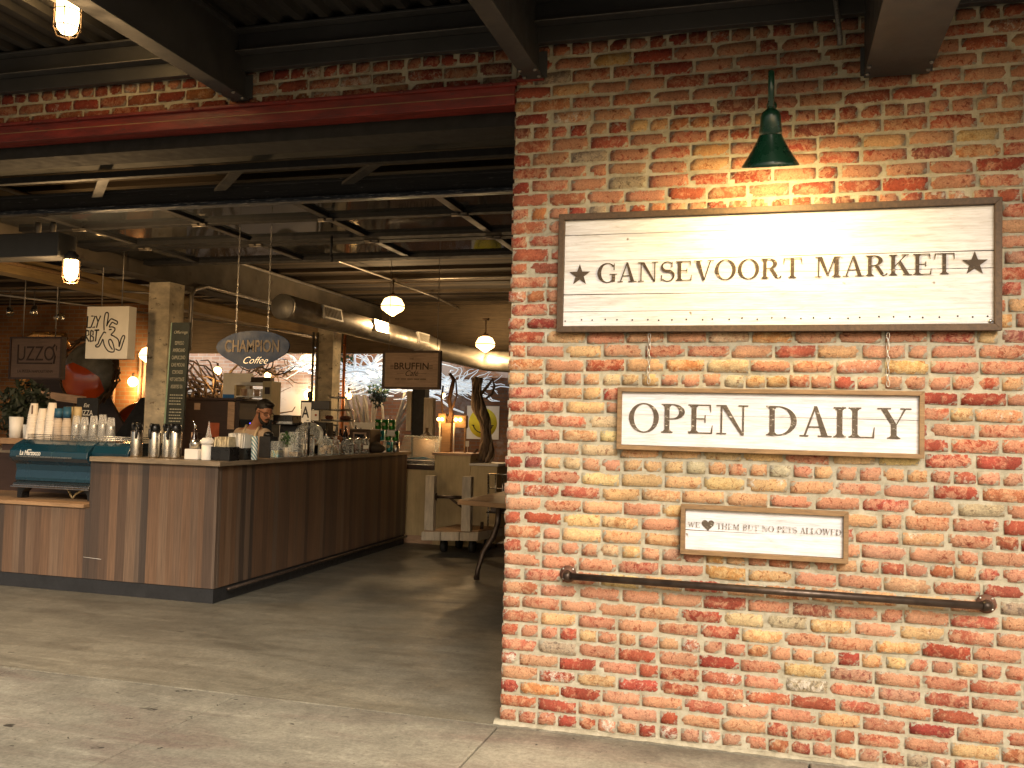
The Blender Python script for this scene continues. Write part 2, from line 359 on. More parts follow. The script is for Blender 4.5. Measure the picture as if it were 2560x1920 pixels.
m_cangreen = M('green_can', (.03,.19,.03), .3, .5, .35, 30); m_canteal = M('teal_can', (.05,.33,.33), .3, .5, .25, 30)
m_redbrown = M('dried_fruit', (.20,.06,.03), .6, 0, .5, 30); m_oat = M('pale_cookies', (.46,.33,.18), .8, 0, .4, 40); m_candy = M('bright_wrappers', (.35,.33,.12), .5, 0, .8, 50, spots=(.06,.3,.32), sthr=.52)
m_cloth = M('brown_cloth', (.085,.065,.045), .95, 0, .4, 9, bs=.5)
m_cardorange = M('orange_paper', (.42,.10,.04), .7)
m_wash = None

# ------------------------------------------------------------------ setting
mb = MB()
mb.box(-16, -.035, -.2, 8, 14.2, 0)
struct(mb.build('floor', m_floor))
mb = MB()
for x0, x1 in ((-9.0,-5.91),(-5.9,-4.43),(-4.42,-2.955),(-2.945,-1.475),(-1.465,.007),(.017,1.49),(1.5,2.97),(2.98,4.45),(4.46,8)):
    for y0, y1 in ((-1.6,-.043),(-3.16,-1.608),(-4.72,-3.168),(-6.3,-4.728)):
        mb.box(x0, y0, -.2, x1, y1, -.001)
struct(mb.build('sidewalk', m_walk, bevel=.006))
mb = MB(); mb.box(-300, -300, -.5, 300, -6.31, -.13); mb.box(-300, -6.31, -.5, 300, 300, -.21)
struct(mb.build('ground', m_asphalt))

# ceiling of the hall: old timbers laid across, open again over the rear court
mb = MB(); y = .36
while y < 10.5:
    w = random.choice((.13,.15,.17,.24)); z = 3.55 + random.choice((0,.012,.03,.05,.07))
    mb.box(-15, y+.003, z, 3.2, min(y+w, 10.5), 3.80); y += w
struct(mb.build('ceiling', m_timber))

# ------------------------------------------------------------------ brickwork
PAL_RED = [((.37,.080,.048),5),((.40,.108,.062),5),((.33,.062,.040),3),((.43,.145,.078),3),((.28,.085,.06),1.1),((.24,.19,.14),.4),((.46,.18,.08),1.2)]
PAL_TAN = [((.52,.25,.10),5),((.55,.31,.13),5),((.49,.19,.085),3.5),((.44,.125,.07),1.3),((.45,.27,.15),2),((.36,.29,.20),.5),((.57,.35,.15),1.4)]
rb = random.Random(11)
def tone(x=0, z=0, bias=0):
    """redder bricks toward the right, the foot and the door edge; tan ones in the middle"""
    f = math.exp(-(((x-.80)/.70)**2+((z-1.40)/.62)**2)) + .25*mnoise.noise((x*1.3, z*1.3, 3.7))
    if x < .11: f -= .45
    pal = PAL_TAN if rb.random() < .10+.95*f else PAL_RED
    c = rb.choices([q[0] for q in pal], [q[1] for q in pal])[0]; k = rb.uniform(.85, 1.12)
    a = rb.random(); wh = .16+rb.uniform(-.02,.05) if a < .035 else (.06+rb.uniform(0,.05) if a < .30 else rb.uniform(-.08,.03))
    wear = rb.choice((.38,.44,.48,.51,.54,.58))+.11*f
    return (c[0]*k, c[1]*k*rb.uniform(.92,1.1), c[2]*k*rb.uniform(.88,1.1), wh+bias), wear, rb.random()
class BrickMB(MB):
    def __init__(s): super().__init__(); s.colr = []; s.wear = []
    def brick(s, u0, u1, z0, z1, place, bias=0):
        """one worn brick face; place(u, out, z) puts it on its wall"""
        t, wear, seed_ = tone(u0, z0, bias); nx = 9 if u1-u0 > .14 else 6; nz = 5; L = u1-u0; H = z1-z0
        jx = [rb.uniform(-.004,.004) for _ in range(2)]; jz = [rb.uniform(-.0035,.0035) for _ in range(2)]
        lean = rb.uniform(-.004,.004); outb = rb.uniform(-.0035,.0035); sag = rb.uniform(-.003,.003); sd = rb.uniform(0,99)
        chip = rb.choice((0,0,0,0,1,2,3,4)); vs = []
        for j in range(nz):
            for i in range(nx):
                def par(k, n, S):
                    e = .0028/S
                    return (0, e)[k] if k < 2 else ((1-e, 1)[k-n+2] if k >= n-2 else e+(1-2*e)*(k-1)/(n-3))
                a = par(i, nx, L); b = par(j, nz, H)
                u = u0 + jx[0] + (L - jx[0] + jx[1])*a; z = z0 + jz[0] + (H - jz[0] + jz[1])*b + sag*(2*a-1)
                ed = min(i, nx-1-i, j, nz-1-j)
                cor = max(0, .022 - min(a, 1-a)*L)/.022 * max(0, .018 - min(b, 1-b)*H)/.018
                q = mnoise.noise((u*23+sd, z*23, sd)); q2 = mnoise.noise((u*60+sd, z*60, sd+7))
                if ed == 0:
                    u += (.5-a)*.010*cor*2 + q2*.0042 + q*.003; z += (.5-b)*.010*cor*2 + q2*.0036 + q*.003
                out = (-.0085 if ed == 0 else (.0016 if ed == 1 else .0022)) + outb*.7 + q*.0022 + q2*.0010 - cor*.004 + lean*(2*a-1)
                if chip and ed <= 2:
                    ca = (0 if chip in (1,3) else 1); cb = (0 if chip < 3 else 1)
                    d = math.hypot((a-ca)*L, (b-cb)*H); out -= max(0, .028-d)*.35
                vs.append(place(u, out, z)); s.wear.append((wear, min(1, max(0, min(a, 1-a)*L, 0) and min(min(a, 1-a)*L, min(b, 1-b)*H)/.020), seed_, 1))
        s.add(vs, [(j*nx+i, j*nx+i+1, (j+1)*nx+i+1, (j+1)*nx+i) for j in range(nz-1) for i in range(nx-1)], 0, True)
        s.colr += [t]*len(vs)
    def plain(s, *a): 
        n = len(s.v); s.box(*a, mi=1); s.colr += [(.4,.36,.28,0)]*(len(s.v)-n); s.wear += [(.4,1,0,1)]*(len(s.v)-n)
    def course(s, k, u0, u1, place, z_of=lambda k: k*.07073+.0117, hmax=1e9, bias=0, start=None):
        z0 = z_of(k)+.0050; z1 = min(z_of(k+1)-.0050, hmax)
        if z1-z0 < .02: return
        head = k % 6 == 0; u = u0
        step = .1000 if head else .2005
        first = True
        while u < u1-.02:
            w = step*rb.uniform(.95,1.05)
            if first and not head: w = (.2005 if k % 2 else .1000)*rb.uniform(.97,1.03)
            elif not head and rb.random() < .07: w = .1000
            if first and head and k % 12 == 0: w = .1000
            if u1-(u+w) < .05: w = u1-u
            s.brick(u+.0045, u+w-.0045, z0, z1, place, bias); u += w; first = False
wall_front = lambda u, out, z: (u, -out, z)
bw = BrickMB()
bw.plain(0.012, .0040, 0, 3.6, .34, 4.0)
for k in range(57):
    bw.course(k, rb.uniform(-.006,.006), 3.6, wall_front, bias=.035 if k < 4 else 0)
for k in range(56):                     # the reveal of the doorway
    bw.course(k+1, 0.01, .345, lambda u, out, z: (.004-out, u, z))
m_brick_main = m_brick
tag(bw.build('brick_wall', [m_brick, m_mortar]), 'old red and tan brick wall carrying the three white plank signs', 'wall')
rf_ = MB(); x = -.02; ring_ = []
while x < 3.58:
    q = mnoise.noise((x*9, 1.3, 0)); q2 = mnoise.noise((x*31, 4.1, 0)); h = .014+.010*q+.006*q2; d = .020+.014*q2+.010*q
    ring_.append([(x, -max(.006, d)-.004, -.0005), (x, -max(.006, d)*.55-.003, h*.75), (x, -.001, h), (x, .02, h)]); x += .011
rf_.add([v_ for r_ in ring_ for v_ in r_], [(i*4+j_, i*4+j_+1, i*4+j_+5, i*4+j_+4) for i in range(len(ring_)-1) for j_ in range(3)], 0, True)
rf_.build('mortar_skirt', m_mortar, bpy.data.objects['brick_wall'])
bl = BrickMB()
bl.plain(-9, .0040, 3.285, 0.008, .34, 4.0)
for k in range(46, 57): bl.course(k, -9, -.012, wall_front, bias=.06)
tag(bl.build('brick_lintel_wall', [m_brick, m_mortar]), 'strip of flaking brickwork above the red lintel', 'wall')
t = thing('steel_lintel', 'red painted steel lintel spanning the wide market entrance', 'lintel', (-4.5,0,3.17))
mb = MB(); mb.box(-9, -.012, 3.172, .004, .10, 3.282); mb.box(-9, -.035, 3.268, .02, -.0125, 3.286); mb.build('red_beam', m_red, t, .004)
for x in (-3.05,-2.72,-1.92,-1.30,-.62,-.12):
    MB().lathe([(.011,0),(.011,.005),(.007,.009),(.001,.010)], (0,0,0), 8, 0, Matrix.Translation((x,-.0365,3.2775)) @ Matrix.Rotation(PI/2,4,'X')).build('bolt', m_red, t)
MB().box(-9, -.0135, 3.222, .003, -.0122, 3.227).build('scratch_line', m_frame_l, t)
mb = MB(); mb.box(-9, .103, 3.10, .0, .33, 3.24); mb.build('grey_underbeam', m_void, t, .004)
mb = MB(); mb.box(-.02, -.03, 3.2875, .16, -.003, 3.300); mb.build('bearing_plate', m_red, t, .002)

# ------------------------------------------------------------------ steel canopy over the pavement
t = thing('wall_channel', 'charcoal steel channel bolted along the top of the brickwork', 'steel beam', (-2,-.05,3.46))
mb = MB(); mb.box(-9, -.06, 3.466, 4, -.014, 3.548); mb.box(-9, -.125, 3.548, 4, -.014, 3.560); mb.build('channel', m_steel, t, .003)
mb = MB(); mb.box(-9, -.095, 3.560, 4, -.014, 3.655); mb.box(-9, -.16, 3.655, 4, -.014, 3.668); mb.build('deck_angle', m_steel, t, .003)
mb = MB(); mb.box(-9, -.1262, 3.5495, 4, -.1252, 3.5535); mb.build('edge_highlight', m_steel_hi, t)  # paler strip laid along the flange edge as a painted highlight
mb = MB(); x = -9.0; pts = []
while x < 5:
    pts += [(x, 3.672), (x+.045, 3.672), (x+.065, 3.706), (x+.125, 3.706), (x+.145, 3.672)]; x += .15
n = len(pts); DY = -2.05
mb.add([(p[0], -.02, p[1]) for p in pts]+[(p[0], DY, p[1]) for p in pts], [(i, i+1, n+i+1, n+i) for i in range(n-1)])
mb.box(-9, DY, 3.712, 5, -.02, 3.74)
tag(mb.build('canopy_deck', m_deck), 'dark corrugated metal deck roofing the pavement', 'canopy')
def ibeam(x0, x1, zb, label, web=.012, yend=DY):
    t = thing('canopy_beam', label, 'steel beam', ((x0+x1)/2, -.2, zb), 'steel beams under the canopy'); xm = (x0+x1)/2
    MB().box(x0, yend, zb, x1, -.012, zb+.012).build('bottom_flange', m_steel, t, .002)
    MB().box(xm-web/2, yend, zb+.012, xm+web/2, -.012, 3.655).build('web', m_steel, t)
    MB().box(x0, yend, 3.655, x1, -.165, 3.667).build('top_flange', m_steel, t, .002)
    MB().box(x0-.015, -.0125, zb+.0125, x1+.015, -.0045, zb+.15).build('end_plate', m_steel, t, .002)
    for bx in (x0+.012, x1-.012):
        for by in (-.07, -.16): MB().lathe([(.010,0),(.010,-.006),(.006,-.010),(.001,-.010)], (bx,by,zb-.0003), 8).build('bolt', m_steel_hi, t)
ibeam(-1.668, -1.560, 3.305, 'steel canopy beam left of the doorway edge, landing mid lintel', .045)
ibeam(.058, .160, 3.290, 'steel canopy beam landing right at the corner of the doorway', .045)
ibeam(1.708, 1.992, 3.172, 'widest steel canopy beam, above the right part of the long sign', .28)
t = tag(MB().tube([(1.60,-.03,3.335),(1.60,-.05,3.36),(1.56,-.09,3.66)], .012, 10).tube([(1.575,-.076,3.55),(1.569,-.081,3.60)], .019, 10).build('conduit_pipe', m_steel_hi),
        'thin grey conduit dropping from the canopy left of the widest beam', 'pipe')

def jelly_jar(label, top, drop=.0, r=.055, h=.17, power=30):
    """caged jar light hanging from 'top'"""
    x, y, z = top; t = thing('jar_light', label, 'lamp', (x, y, z-drop-h-.07), 'caged jar lights')
    z1 = z-drop
    MB().lathe([(r*.9, z1-.07-z1), (r*1.1, -.06), (r*1.1, -.03), (r*.6, -.01), (r*.6, drop+.0)], (x, y, z1)).build('lamp_cap', m_black, t)
    MB().lathe([(.001, -h), (r*.55, -h+.006), (r*.88, -h+.03), (r, -h+.07), (r, -.0)], (x, y, z1-.07)).build('glass_jar', m_bulb, t)
    g = MB()
    for k in range(4):
        a = PI*k/2+.5; cx, cy = math.cos(a), math.sin(a)
        g.tube([(x+cx*r*1.22, y+cy*r*1.22, z1-.06), (x+cx*r*1.25, y+cy*r*1.25, z1-.07-h*.8), (x+cx*r*.9, y+cy*r*.9, z1-.07-h-.012), (x, y, z1-.07-h-.02)], .0035, 6)
    for zz in (.35, .82): g.tube([(x+r*1.24*math.cos(a), y+r*1.24*math.sin(a), z1-.07-h*zz) for a in [2*PI*i/20 for i in range(20)]], .0035, 6, closed=True)
    g.build('wire_cage', m_frame, t)
    lamp((x, y, z1-.07-h-.09), power, (1,.62,.28), .05, parent=t)
jelly_jar('glowing caged jar light under the canopy at the top left corner', (-2.30,-.6,3.765), .0, .055, .185, 2)
jelly_jar('glowing caged jar light hanging below the black steel box behind the lintel', (-4.075,1.5,2.80), .0, .052, .165, 85)

# ------------------------------------------------------------------ serif alphabet, cap height 1
def ring(cx, cy, rx, ry, ix, iy, a0, a1, n=22, sh=0):
    out = []
    for k in range(n):
        a = a0+(a1-a0)*k/n; b = a0+(a1-a0)*(k+1)/n
        out.append([(cx+rx*math.cos(a), cy+ry*math.sin(a)), (cx+rx*math.cos(b), cy+ry*math.sin(b)), (cx+sh+ix*math.cos(b), cy+iy*math.sin(b)), (cx+sh+ix*math.cos(a), cy+iy*math.sin(a))])
    return out
def rc(x0, y0, x1, y1): return [[(x0,y0),(x1,y0),(x1,y1),(x0,y1)]]
def dg(xb, xt, w, y0=0, y1=1): return [[(xb,y0),(xb+w,y0),(xt+w,y1),(xt,y1)]]
def sf(x0, x1, y, up=1, h=.042, br=None):
    """slab serif with brackets to the stem br=(a,b)"""
    o = rc(x0, y if up > 0 else y-h, x1, y+h if up > 0 else y)
    if br:
        a, b = br; y1 = y+up*h; y2 = y+up*(h+.07); k = .055
        o += [[(a-k,y1),(a,y1),(a,y2)], [(b,y1),(b+k,y1),(b,y2)]]
    return o
def stem(x, w=.13, s0=1, s1=1, ex=.085, y0=0, y1=1):
    o = rc(x, y0, x+w, y1)
    if s0: o += sf(x-ex, x+w+ex, y0, 1, br=(x, x+w))
    if s1: o += sf(x-ex, x+w+ex, y1, -1, br=(x, x+w))
    return o
HL = .042
def arm(x0, x1, y, up, tick, w=.05):
    o = rc(x0, y if up > 0 else y-HL, x1, y+HL if up > 0 else y)
    o.append([(x1-w, y), (x1, y), (x1+.012, y+up*tick), (x1-.008, y+up*tick)]); return o
def scurve():
    pts = []
    for k in range(15): a = R(35)+(R(270)-R(35))*k/14; pts.append((.30+.215*math.cos(a), .745+.235*math.sin(a)))
    for k in range(1,15): a = R(90)-(R(90)+R(145))*k/14; pts.append((.31+.245*math.cos(a), .255+.265*math.sin(a)))
    n = len(pts); out = []; W = []
    for i in range(n):
        q = i/(n-1); W.append(.05+.085*math.exp(-((q-.5)/.20)**2))
    L = []
    for i in range(n):
        a = Vector(pts[max(0,i-1)]); b = Vector(pts[min(n-1,i+1)]); d = (b-a).normalized(); nn = Vector((-d.y, d.x)); p = Vector(pts[i])
        L.append((p+nn*W[i]/2, p-nn*W[i]/2))
    for i in range(n-1): out.append([tuple(L[i][0]), tuple(L[i+1][0]), tuple(L[i+1][1]), tuple(L[i][1])])
    out += [[(.455,.70),(.505,.70),(.505,.98),(.475,.98)], [(.055,.02),(.085,.02),(.105,.31),(.055,.31)]]
    return out
G = {}
G['A'] = (.80, dg(.09,.355,.05) + [[(.54,0),(.69,0),(.42,1.02),(.34,1.02)]] + rc(.20,.30,.60,.345) + sf(.0,.22,0) + sf(.44,.78,0))
G['B'] = (.72, stem(.10) + ring(.30,.755,.31,.245,.17,.20,-PI/2,PI/2) + ring(.30,.27,.35,.27,.20,.225,-PI/2,PI/2) + rc(.20,.958,.32,1)+rc(.20,0,.32,.045)+rc(.20,.505,.32,.548))
G['D'] = (.84, stem(.10) + ring(.30,.5,.47,.5,.335,.458,-PI/2,PI/2,28) + rc(.20,.956,.31,1)+rc(.20,0,.31,.044))
G['E'] = (.72, stem(.10) + arm(.2,.60,1,-1,.26) + arm(.2,.64,0,1,.29) + rc(.2,.49,.46,.53) + [[(.44,.39),(.47,.37),(.47,.65),(.44,.63)]])
G['G'] = (.86, ring(.43,.5,.40,.52,.265,.478,R(40),R(325),34,.02) + [[(.69,.64),(.735,.64),(.735,.98),(.705,.98)]] + rc(.62,.03,.76,.40) + sf(.53,.84,.44,-1))
G['H'] = (.90, stem(.10)+stem(.62)+rc(.24,.485,.63,.53))
G['I'] = (.36, stem(.10))
G['K'] = (.84, stem(.10) + [[(.22,.40),(.22,.46),(.58,.98),(.64,.98)]] + [[(.34,.60),(.43,.70),(.74,.02),(.58,.02)]] + sf(.46,.72,1,-1)+sf(.50,.83,0))
G['L'] = (.70, stem(.10) + arm(.2,.62,0,1,.36))
G['M'] = (1.02, rc(.12,0,.165,1) + sf(.02,.27,0) + rc(.72,0,.87,1) + sf(.63,.96,0,br=(.72,.87)) + sf(.73,.96,1,-1) + sf(.02,.2,1,-1) + [[(.13,1),(.28,1),(.53,.06),(.44,.06)]] + [[(.45,.06),(.50,.06),(.76,1),(.71,1)]])
G['N'] = (.90, rc(.13,0,.175,1) + sf(.03,.28,0) + sf(.02,.2,1,-1) + rc(.68,-.01,.725,1) + sf(.58,.83,1,-1) + [[(.13,1),(.275,1),(.725,-.02),(.655,-.02)]])
G['O'] = (.88, ring(.43,.5,.40,.52,.265,.478,0,2*PI,44))
G['P'] = (.70, stem(.10) + ring(.30,.73,.33,.27,.18,.225,-PI/2,PI/2) + rc(.2,.956,.32,1)+rc(.2,.46,.32,.504))
G['R'] = (.82, stem(.10) + ring(.30,.74,.32,.26,.17,.215,-PI/2,PI/2) + rc(.2,.956,.32,1)+rc(.2,.48,.36,.522) + [[(.34,.50),(.47,.50),(.66,.10),(.55,.04)]] + ring(.665,.12,.13,.13,.07,.085,PI,2*PI,10))
G['S'] = (.62, scurve())
G['T'] = (.76, stem(.30,s1=0) + arm(.36,.71,1,-1,.30) + [[(.04,1),(.09,1),(.048,.70),(.028,.70)]] + rc(.04,.958,.40,1))
G['U'] = (.86, rc(.12,.30,.27,1)+sf(.03,.36,1,-1,br=(.12,.27)) + rc(.66,.30,.705,1)+sf(.56,.81,1,-1) + ring(.4125,.30,.2925,.315,.195,.265,PI,2*PI,20,.04))
G['V'] = (.80, [[(.36,-.02),(.44,-.02),(.235,1),(.08,1)]] + dg(.385,.635,.045,-.02) + sf(0,.32,1,-1)+sf(.54,.79,1,-1))
G['W'] = (1.14, [[(.30,-.02),(.38,-.02),(.225,1),(.08,1)]] + dg(.335,.515,.045,-.02) + [[(.70,-.02),(.78,-.02),(.615,1),(.47,1)]] + dg(.73,.965,.045,-.02) + sf(0,.31,1,-1)+sf(.40,.70,1,-1)+sf(.87,1.12,1,-1))
G['Y'] = (.78, stem(.31,s1=0,y1=.46) + [[(.31,.46),(.44,.46),(.20,1),(.06,1)]] + [[(.40,.40),(.45,.46),(.67,1),(.62,1)]] + sf(-.01,.31,1,-1)+sf(.52,.78,1,-1))
def serif_text(mbx, txt, x0, x1, z0, z1, y, slope=0, space=.42):
    adv = sum(space if c == ' ' else G[c][0] for c in txt); k = (x1-x0)/adv; h = z1-z0; x = x0; i = 0
    for c in txt:
        if c == ' ': x += space*k; continue
        a, polys = G[c]
        for p in polys:
            i = (i+1) % 24
            mbx.add([(x+u*k, y-.00012*i, z0+v*h+slope*(x+u*k-x0)) for u, v in p], (tuple(range(len(p))),))
        x += a*k
    return mbx
def sans(txt, size, origin, parent, mat, name='lettering', align='CENTER', sx=1, shear=0, face='-Y', extrude=.0006, off=0, bold=0):
    cu = bpy.data.curves.new(name, 'FONT'); cu.body = txt; cu.size = size; cu.align_x = align; cu.extrude = extrude; cu.shear = shear; cu.resolution_u = 4; cu.offset = bold
    cu.space_line = .95
    o = bpy.data.objects.new(name, cu); col.objects.link(o)
    dg_ = bpy.context.evaluated_depsgraph_get(); me = bpy.data.meshes.new_from_object(o.evaluated_get(dg_)); bpy.data.objects.remove(o)
    offv = Vector((0,0,0)); q = parent
    while q: offv += q.location; q = q.parent
    rot = Matrix.Rotation(PI/2, 4, 'X') if face == '-Y' else Matrix.Rotation(PI/2, 4, 'Z') @ Matrix.Rotation(PI/2, 4, 'X')
    if off: rot = Matrix.Rotation(off, 4, 'Z') @ rot
    me.transform(Matrix.Translation(Vector(origin)-offv) @ rot @ Matrix.Diagonal((sx,1,1,1)))
    me.materials.clear(); me.materials.append(mat)
    ob = bpy.data.objects.new(name, me); col.objects.link(ob); ob.parent = parent; return ob

# ------------------------------------------------------------------ the three plank signs
def sign_frame(t, x0, x1, z0, z1, fw, mat, y0=-.052, y1=-.016):
    mb = MB()
    mb.prism([(x0,z1),(x1,z1),(x1-fw,z1-fw),(x0+fw,z1-fw)], 1, y0, y1); mb.prism([(x0,z0),(x0+fw,z0+fw),(x1-fw,z0+fw),(x1,z0)], 1, y0, y1)
    mb.prism([(x0,z0),(x0,z1),(x0+fw,z1-fw),(x0+fw,z0+fw)], 1, y0+.001, y1); mb.prism([(x1,z0),(x1-fw,z0+fw),(x1-fw,z1-fw),(x1,z1)], 1, y0+.001, y1)
    return mb.build('frame', mat, t, .0018)
def planks(t, x0, x1, zs, mat, y=-.030, tilt=None, nails=None):
    mb = MB()
    for k in range(len(zs)-1):
        a, b = zs[k]-.0006, zs[k+1]+.0006; dy = rb.uniform(-.0015,.0015); s = rb.uniform(-.003,.003)
        mb.add([(x0,y+dy,b-s),(x1,y+dy,b+s),(x1,-.016,b+s),(x0,-.016,b-s),(x0,y+dy,a-s),(x1,y+dy,a+s),(x1,-.016,a+s),(x0,-.016,a-s)],
               ((0,3,2,1),(4,5,6,7),(0,1,5,4),(1,2,6,5),(2,3,7,6),(3,0,4,7)))
    o = mb.build('plank_board', mat, t, .0012)
    return o
def star(t, cx, cz, r, y, mat):
    p = [(cx+(r if k % 2 == 0 else r*.40)*math.sin(k*PI/5), cz+(r if k % 2 == 0 else r*.40)*math.cos(k*PI/5)) for k in range(10)]
    mb = MB()
    for k in range(10): mb.poly([(cx,y,cz),(p[k][0],y,p[k][1]),(p[(k+1) % 10][0],y,p[(k+1) % 10][1])])
    return mb.build('star', mat, t)
t = thing('market_sign', 'largest white plank sign with two stars, under the green lamp', 'sign', (1.276,-.016,1.978))
sign_frame(t, .265, 2.290, 1.978, 2.576, .030, m_frame)
planks(t, .295, 2.260, [2.546,2.470,2.338,2.262,2.167,2.083,2.008], m_board)
serif_text(MB(), 'GANSEVOORT MARKET', .462, 2.104, 2.226, 2.322, -.0335, .006).build('lettering', m_ink, t)
star(t, .375, 2.266, .056, -.0338, m_ink); star(t, 2.181, 2.281, .057, -.0338, m_ink)
for k in range(30):
    mb = MB(); x = .315+k*.0662+rb.uniform(-.012,.012); z = 2.037+rb.uniform(-.004,.004)+.004*(x-.3)
    mb.lathe([(.0042,0),(.003,.0012)], (0,0,0), 7, 0, Matrix.Translation((x,-.0325,z)) @ Matrix.Rotation(PI/2,4,'X')).build('nail', m_black, t)
MB().lathe([(.009,0),(.0085,.002)], (0,0,0), 12, 0, Matrix.Translation((2.245,-.0325,2.022)) @ Matrix.Rotation(PI/2,4,'X')).build('screw', m_screw, t)
t = thing('opening_sign', 'middle white plank sign about daily opening, hung on two chains', 'sign', (1.278,-.016,1.400))
sign_frame(t, .581, 1.975, 1.400, 1.704, .021, m_frame_l)
planks(t, .602, 1.954, [1.683,1.573,1.421], m_board2)
serif_text(MB(), 'OPEN DAILY', .632, 1.922, 1.4875, 1.627, -.0335, -.001, .36).build('lettering', m_ink2, t)
t = thing('no_pets_sign', 'smallest white plank sign with a dark heart, above the handrail', 'sign', (1.277,-.016,.910))
sign_frame(t, .898, 1.657, .910, 1.147, .022, m_frame_l)
planks(t, .92, 1.635, [1.125,1.0235,.932], m_board2)
serif_text(MB(), 'WE', .930, .990, 1.038, 1.064, -.0335).build('lettering', m_ink3, t); mb = MB(); serif_text(mb, 'THEM BUT NO PETS ALLOWED', 1.066, 1.629, 1.0365, 1.0635, -.0335); mb.build('lettering', m_ink3, t)
hp = []
for k in range(40):
    a = 2*PI*k/40; hp.append((16*math.sin(a)**3, 13*math.cos(a)-5*math.cos(2*a)-2*math.cos(3*a)-math.cos(4*a)))
mb = MB(); cx, cz, k_ = 1.026, 1.054, .00182
for k in range(40):
    a, b = hp[k], hp[(k+1) % 40]; mb.poly([(cx,-.0337,cz),(cx+a[0]*k_,-.0337,cz+a[1]*k_),(cx+b[0]*k_,-.0337,cz+b[1]*k_)])
mb.build('heart', m_ink2, t)
for x, lb in ((.728, 'left of the two zinc chains holding the daily opening sign'), (1.822, 'right of the two zinc chains holding the daily opening sign')):
    mb = MB(); z = 1.972; k = 0
    for k in range(9):
        w = .0065; h = .016; c = Vector((x+.0015*math.sin(k*1.7), -.022, z-.0275*k-.014)); pts = []
        for j in range(14):
            a = 2*PI*j/14; u = w*math.cos(a); vz = h*math.sin(a); pts.append(c+(Vector((u,0,vz)) if k % 2 == 0 else Vector((u*.45,u*.85,vz))))
        mb.tube(pts, .0023, 6, closed=True)
    tag(mb.build('hanging_chain', m_chain), lb, 'chain', 'chains between the signs')

# handrail
t = thing('handrail', 'black pipe handrail fixed low on the brick wall', 'handrail', (1.29,-.08,.77))
pts = [(.345,-.014,.7715),(.345,-.055,.7715),(.352,-.072,.7715),(.372,-.080,.7715),(2.205,-.080,.7685),(2.227,-.072,.7685),(2.235,-.055,.7685),(2.235,-.014,.7685)]
MB().tube([(.372,-.080,.7715),(2.205,-.080,.7685)], .0175, 16).build('rail', m_pipe, t)
for q in (pts[:4], pts[4:]):
    MB().tube(q, [.0225]*4, 14).build('elbow', m_pipe, t)
for x, z in ((.345,.7715),(2.235,.7685)):
    f = MB().lathe([(.042,0),(.042,.006),(.029,.009),(.027,.02)], (0,0,0), 24, 0, Matrix.Translation((x,-.006,z)) @ Matrix.Rotation(PI/2,4,'X')).build('flange', m_flange, t)
    for k in range(4):
        a = PI/4+k*PI/2; MB().lathe([(.0055,0),(.004,.003)], (0,0,0), 8, 0, Matrix.Translation((x+.0345*math.cos(a),-.0122,z+.0345*math.sin(a))) @ Matrix.Rotation(PI/2,4,'X')).build('screw', m_screw, f)

# green barn lamp
LX, LY = 1.294, -.47
t = thing('barn_lamp', 'dark green bell shaped lamp above the largest sign', 'lamp', (LX,LY,2.66))
piv = Vector((LX,LY,2.90)); TL = Matrix.Translation(piv) @ Matrix.Rotation(R(16),4,'X') @ Matrix.Translation(-piv)
def tl(prof): return dict(prof=prof, c=(0,0,0), n=40, mat=TL @ Matrix.Translation((LX,LY,0)))
MB().lathe(cap=False, **tl([(.121,2.655),(.124,2.659),(.108,2.682),(.083,2.722),(.058,2.765),(.047,2.792)])).lathe(cap=False, **tl([(.0435,2.792),(.079,2.723),(.104,2.682),(.1185,2.657)])).build('lamp_shade', m_green, t)
MB().lathe([(.048,2.792),(.049,2.806),(.044,2.84),(.043,2.868),(.036,2.886),(.017,2.902)], (0,0,0), 28, 0, TL @ Matrix.Translation((LX,LY,0))).build('lamp_neck', m_green, t)
MB().tube([(LX,LY,2.895),(LX,LY,3.045),(LX,LY+.008,3.062),(LX,LY+.028,3.070),(LX,-.01,3.070)], .0135, 12).lathe([(.024,0),(.024,.012)], (0,0,0), 20, 0, Matrix.Translation((LX,-.004,3.07)) @ Matrix.Rotation(PI/2,4,'X')).build('gooseneck', m_green, t)
bp = TL @ Vector((LX,LY,2.735)); MB().ball(bp, (.028,.028,.036), 14).build('bulb', EM('sign_bulb', (1,.75,.4), 18), t)
lamp(TL @ Vector((LX,LY,2.675)), 62, (1,.69,.29), .10, parent=t)

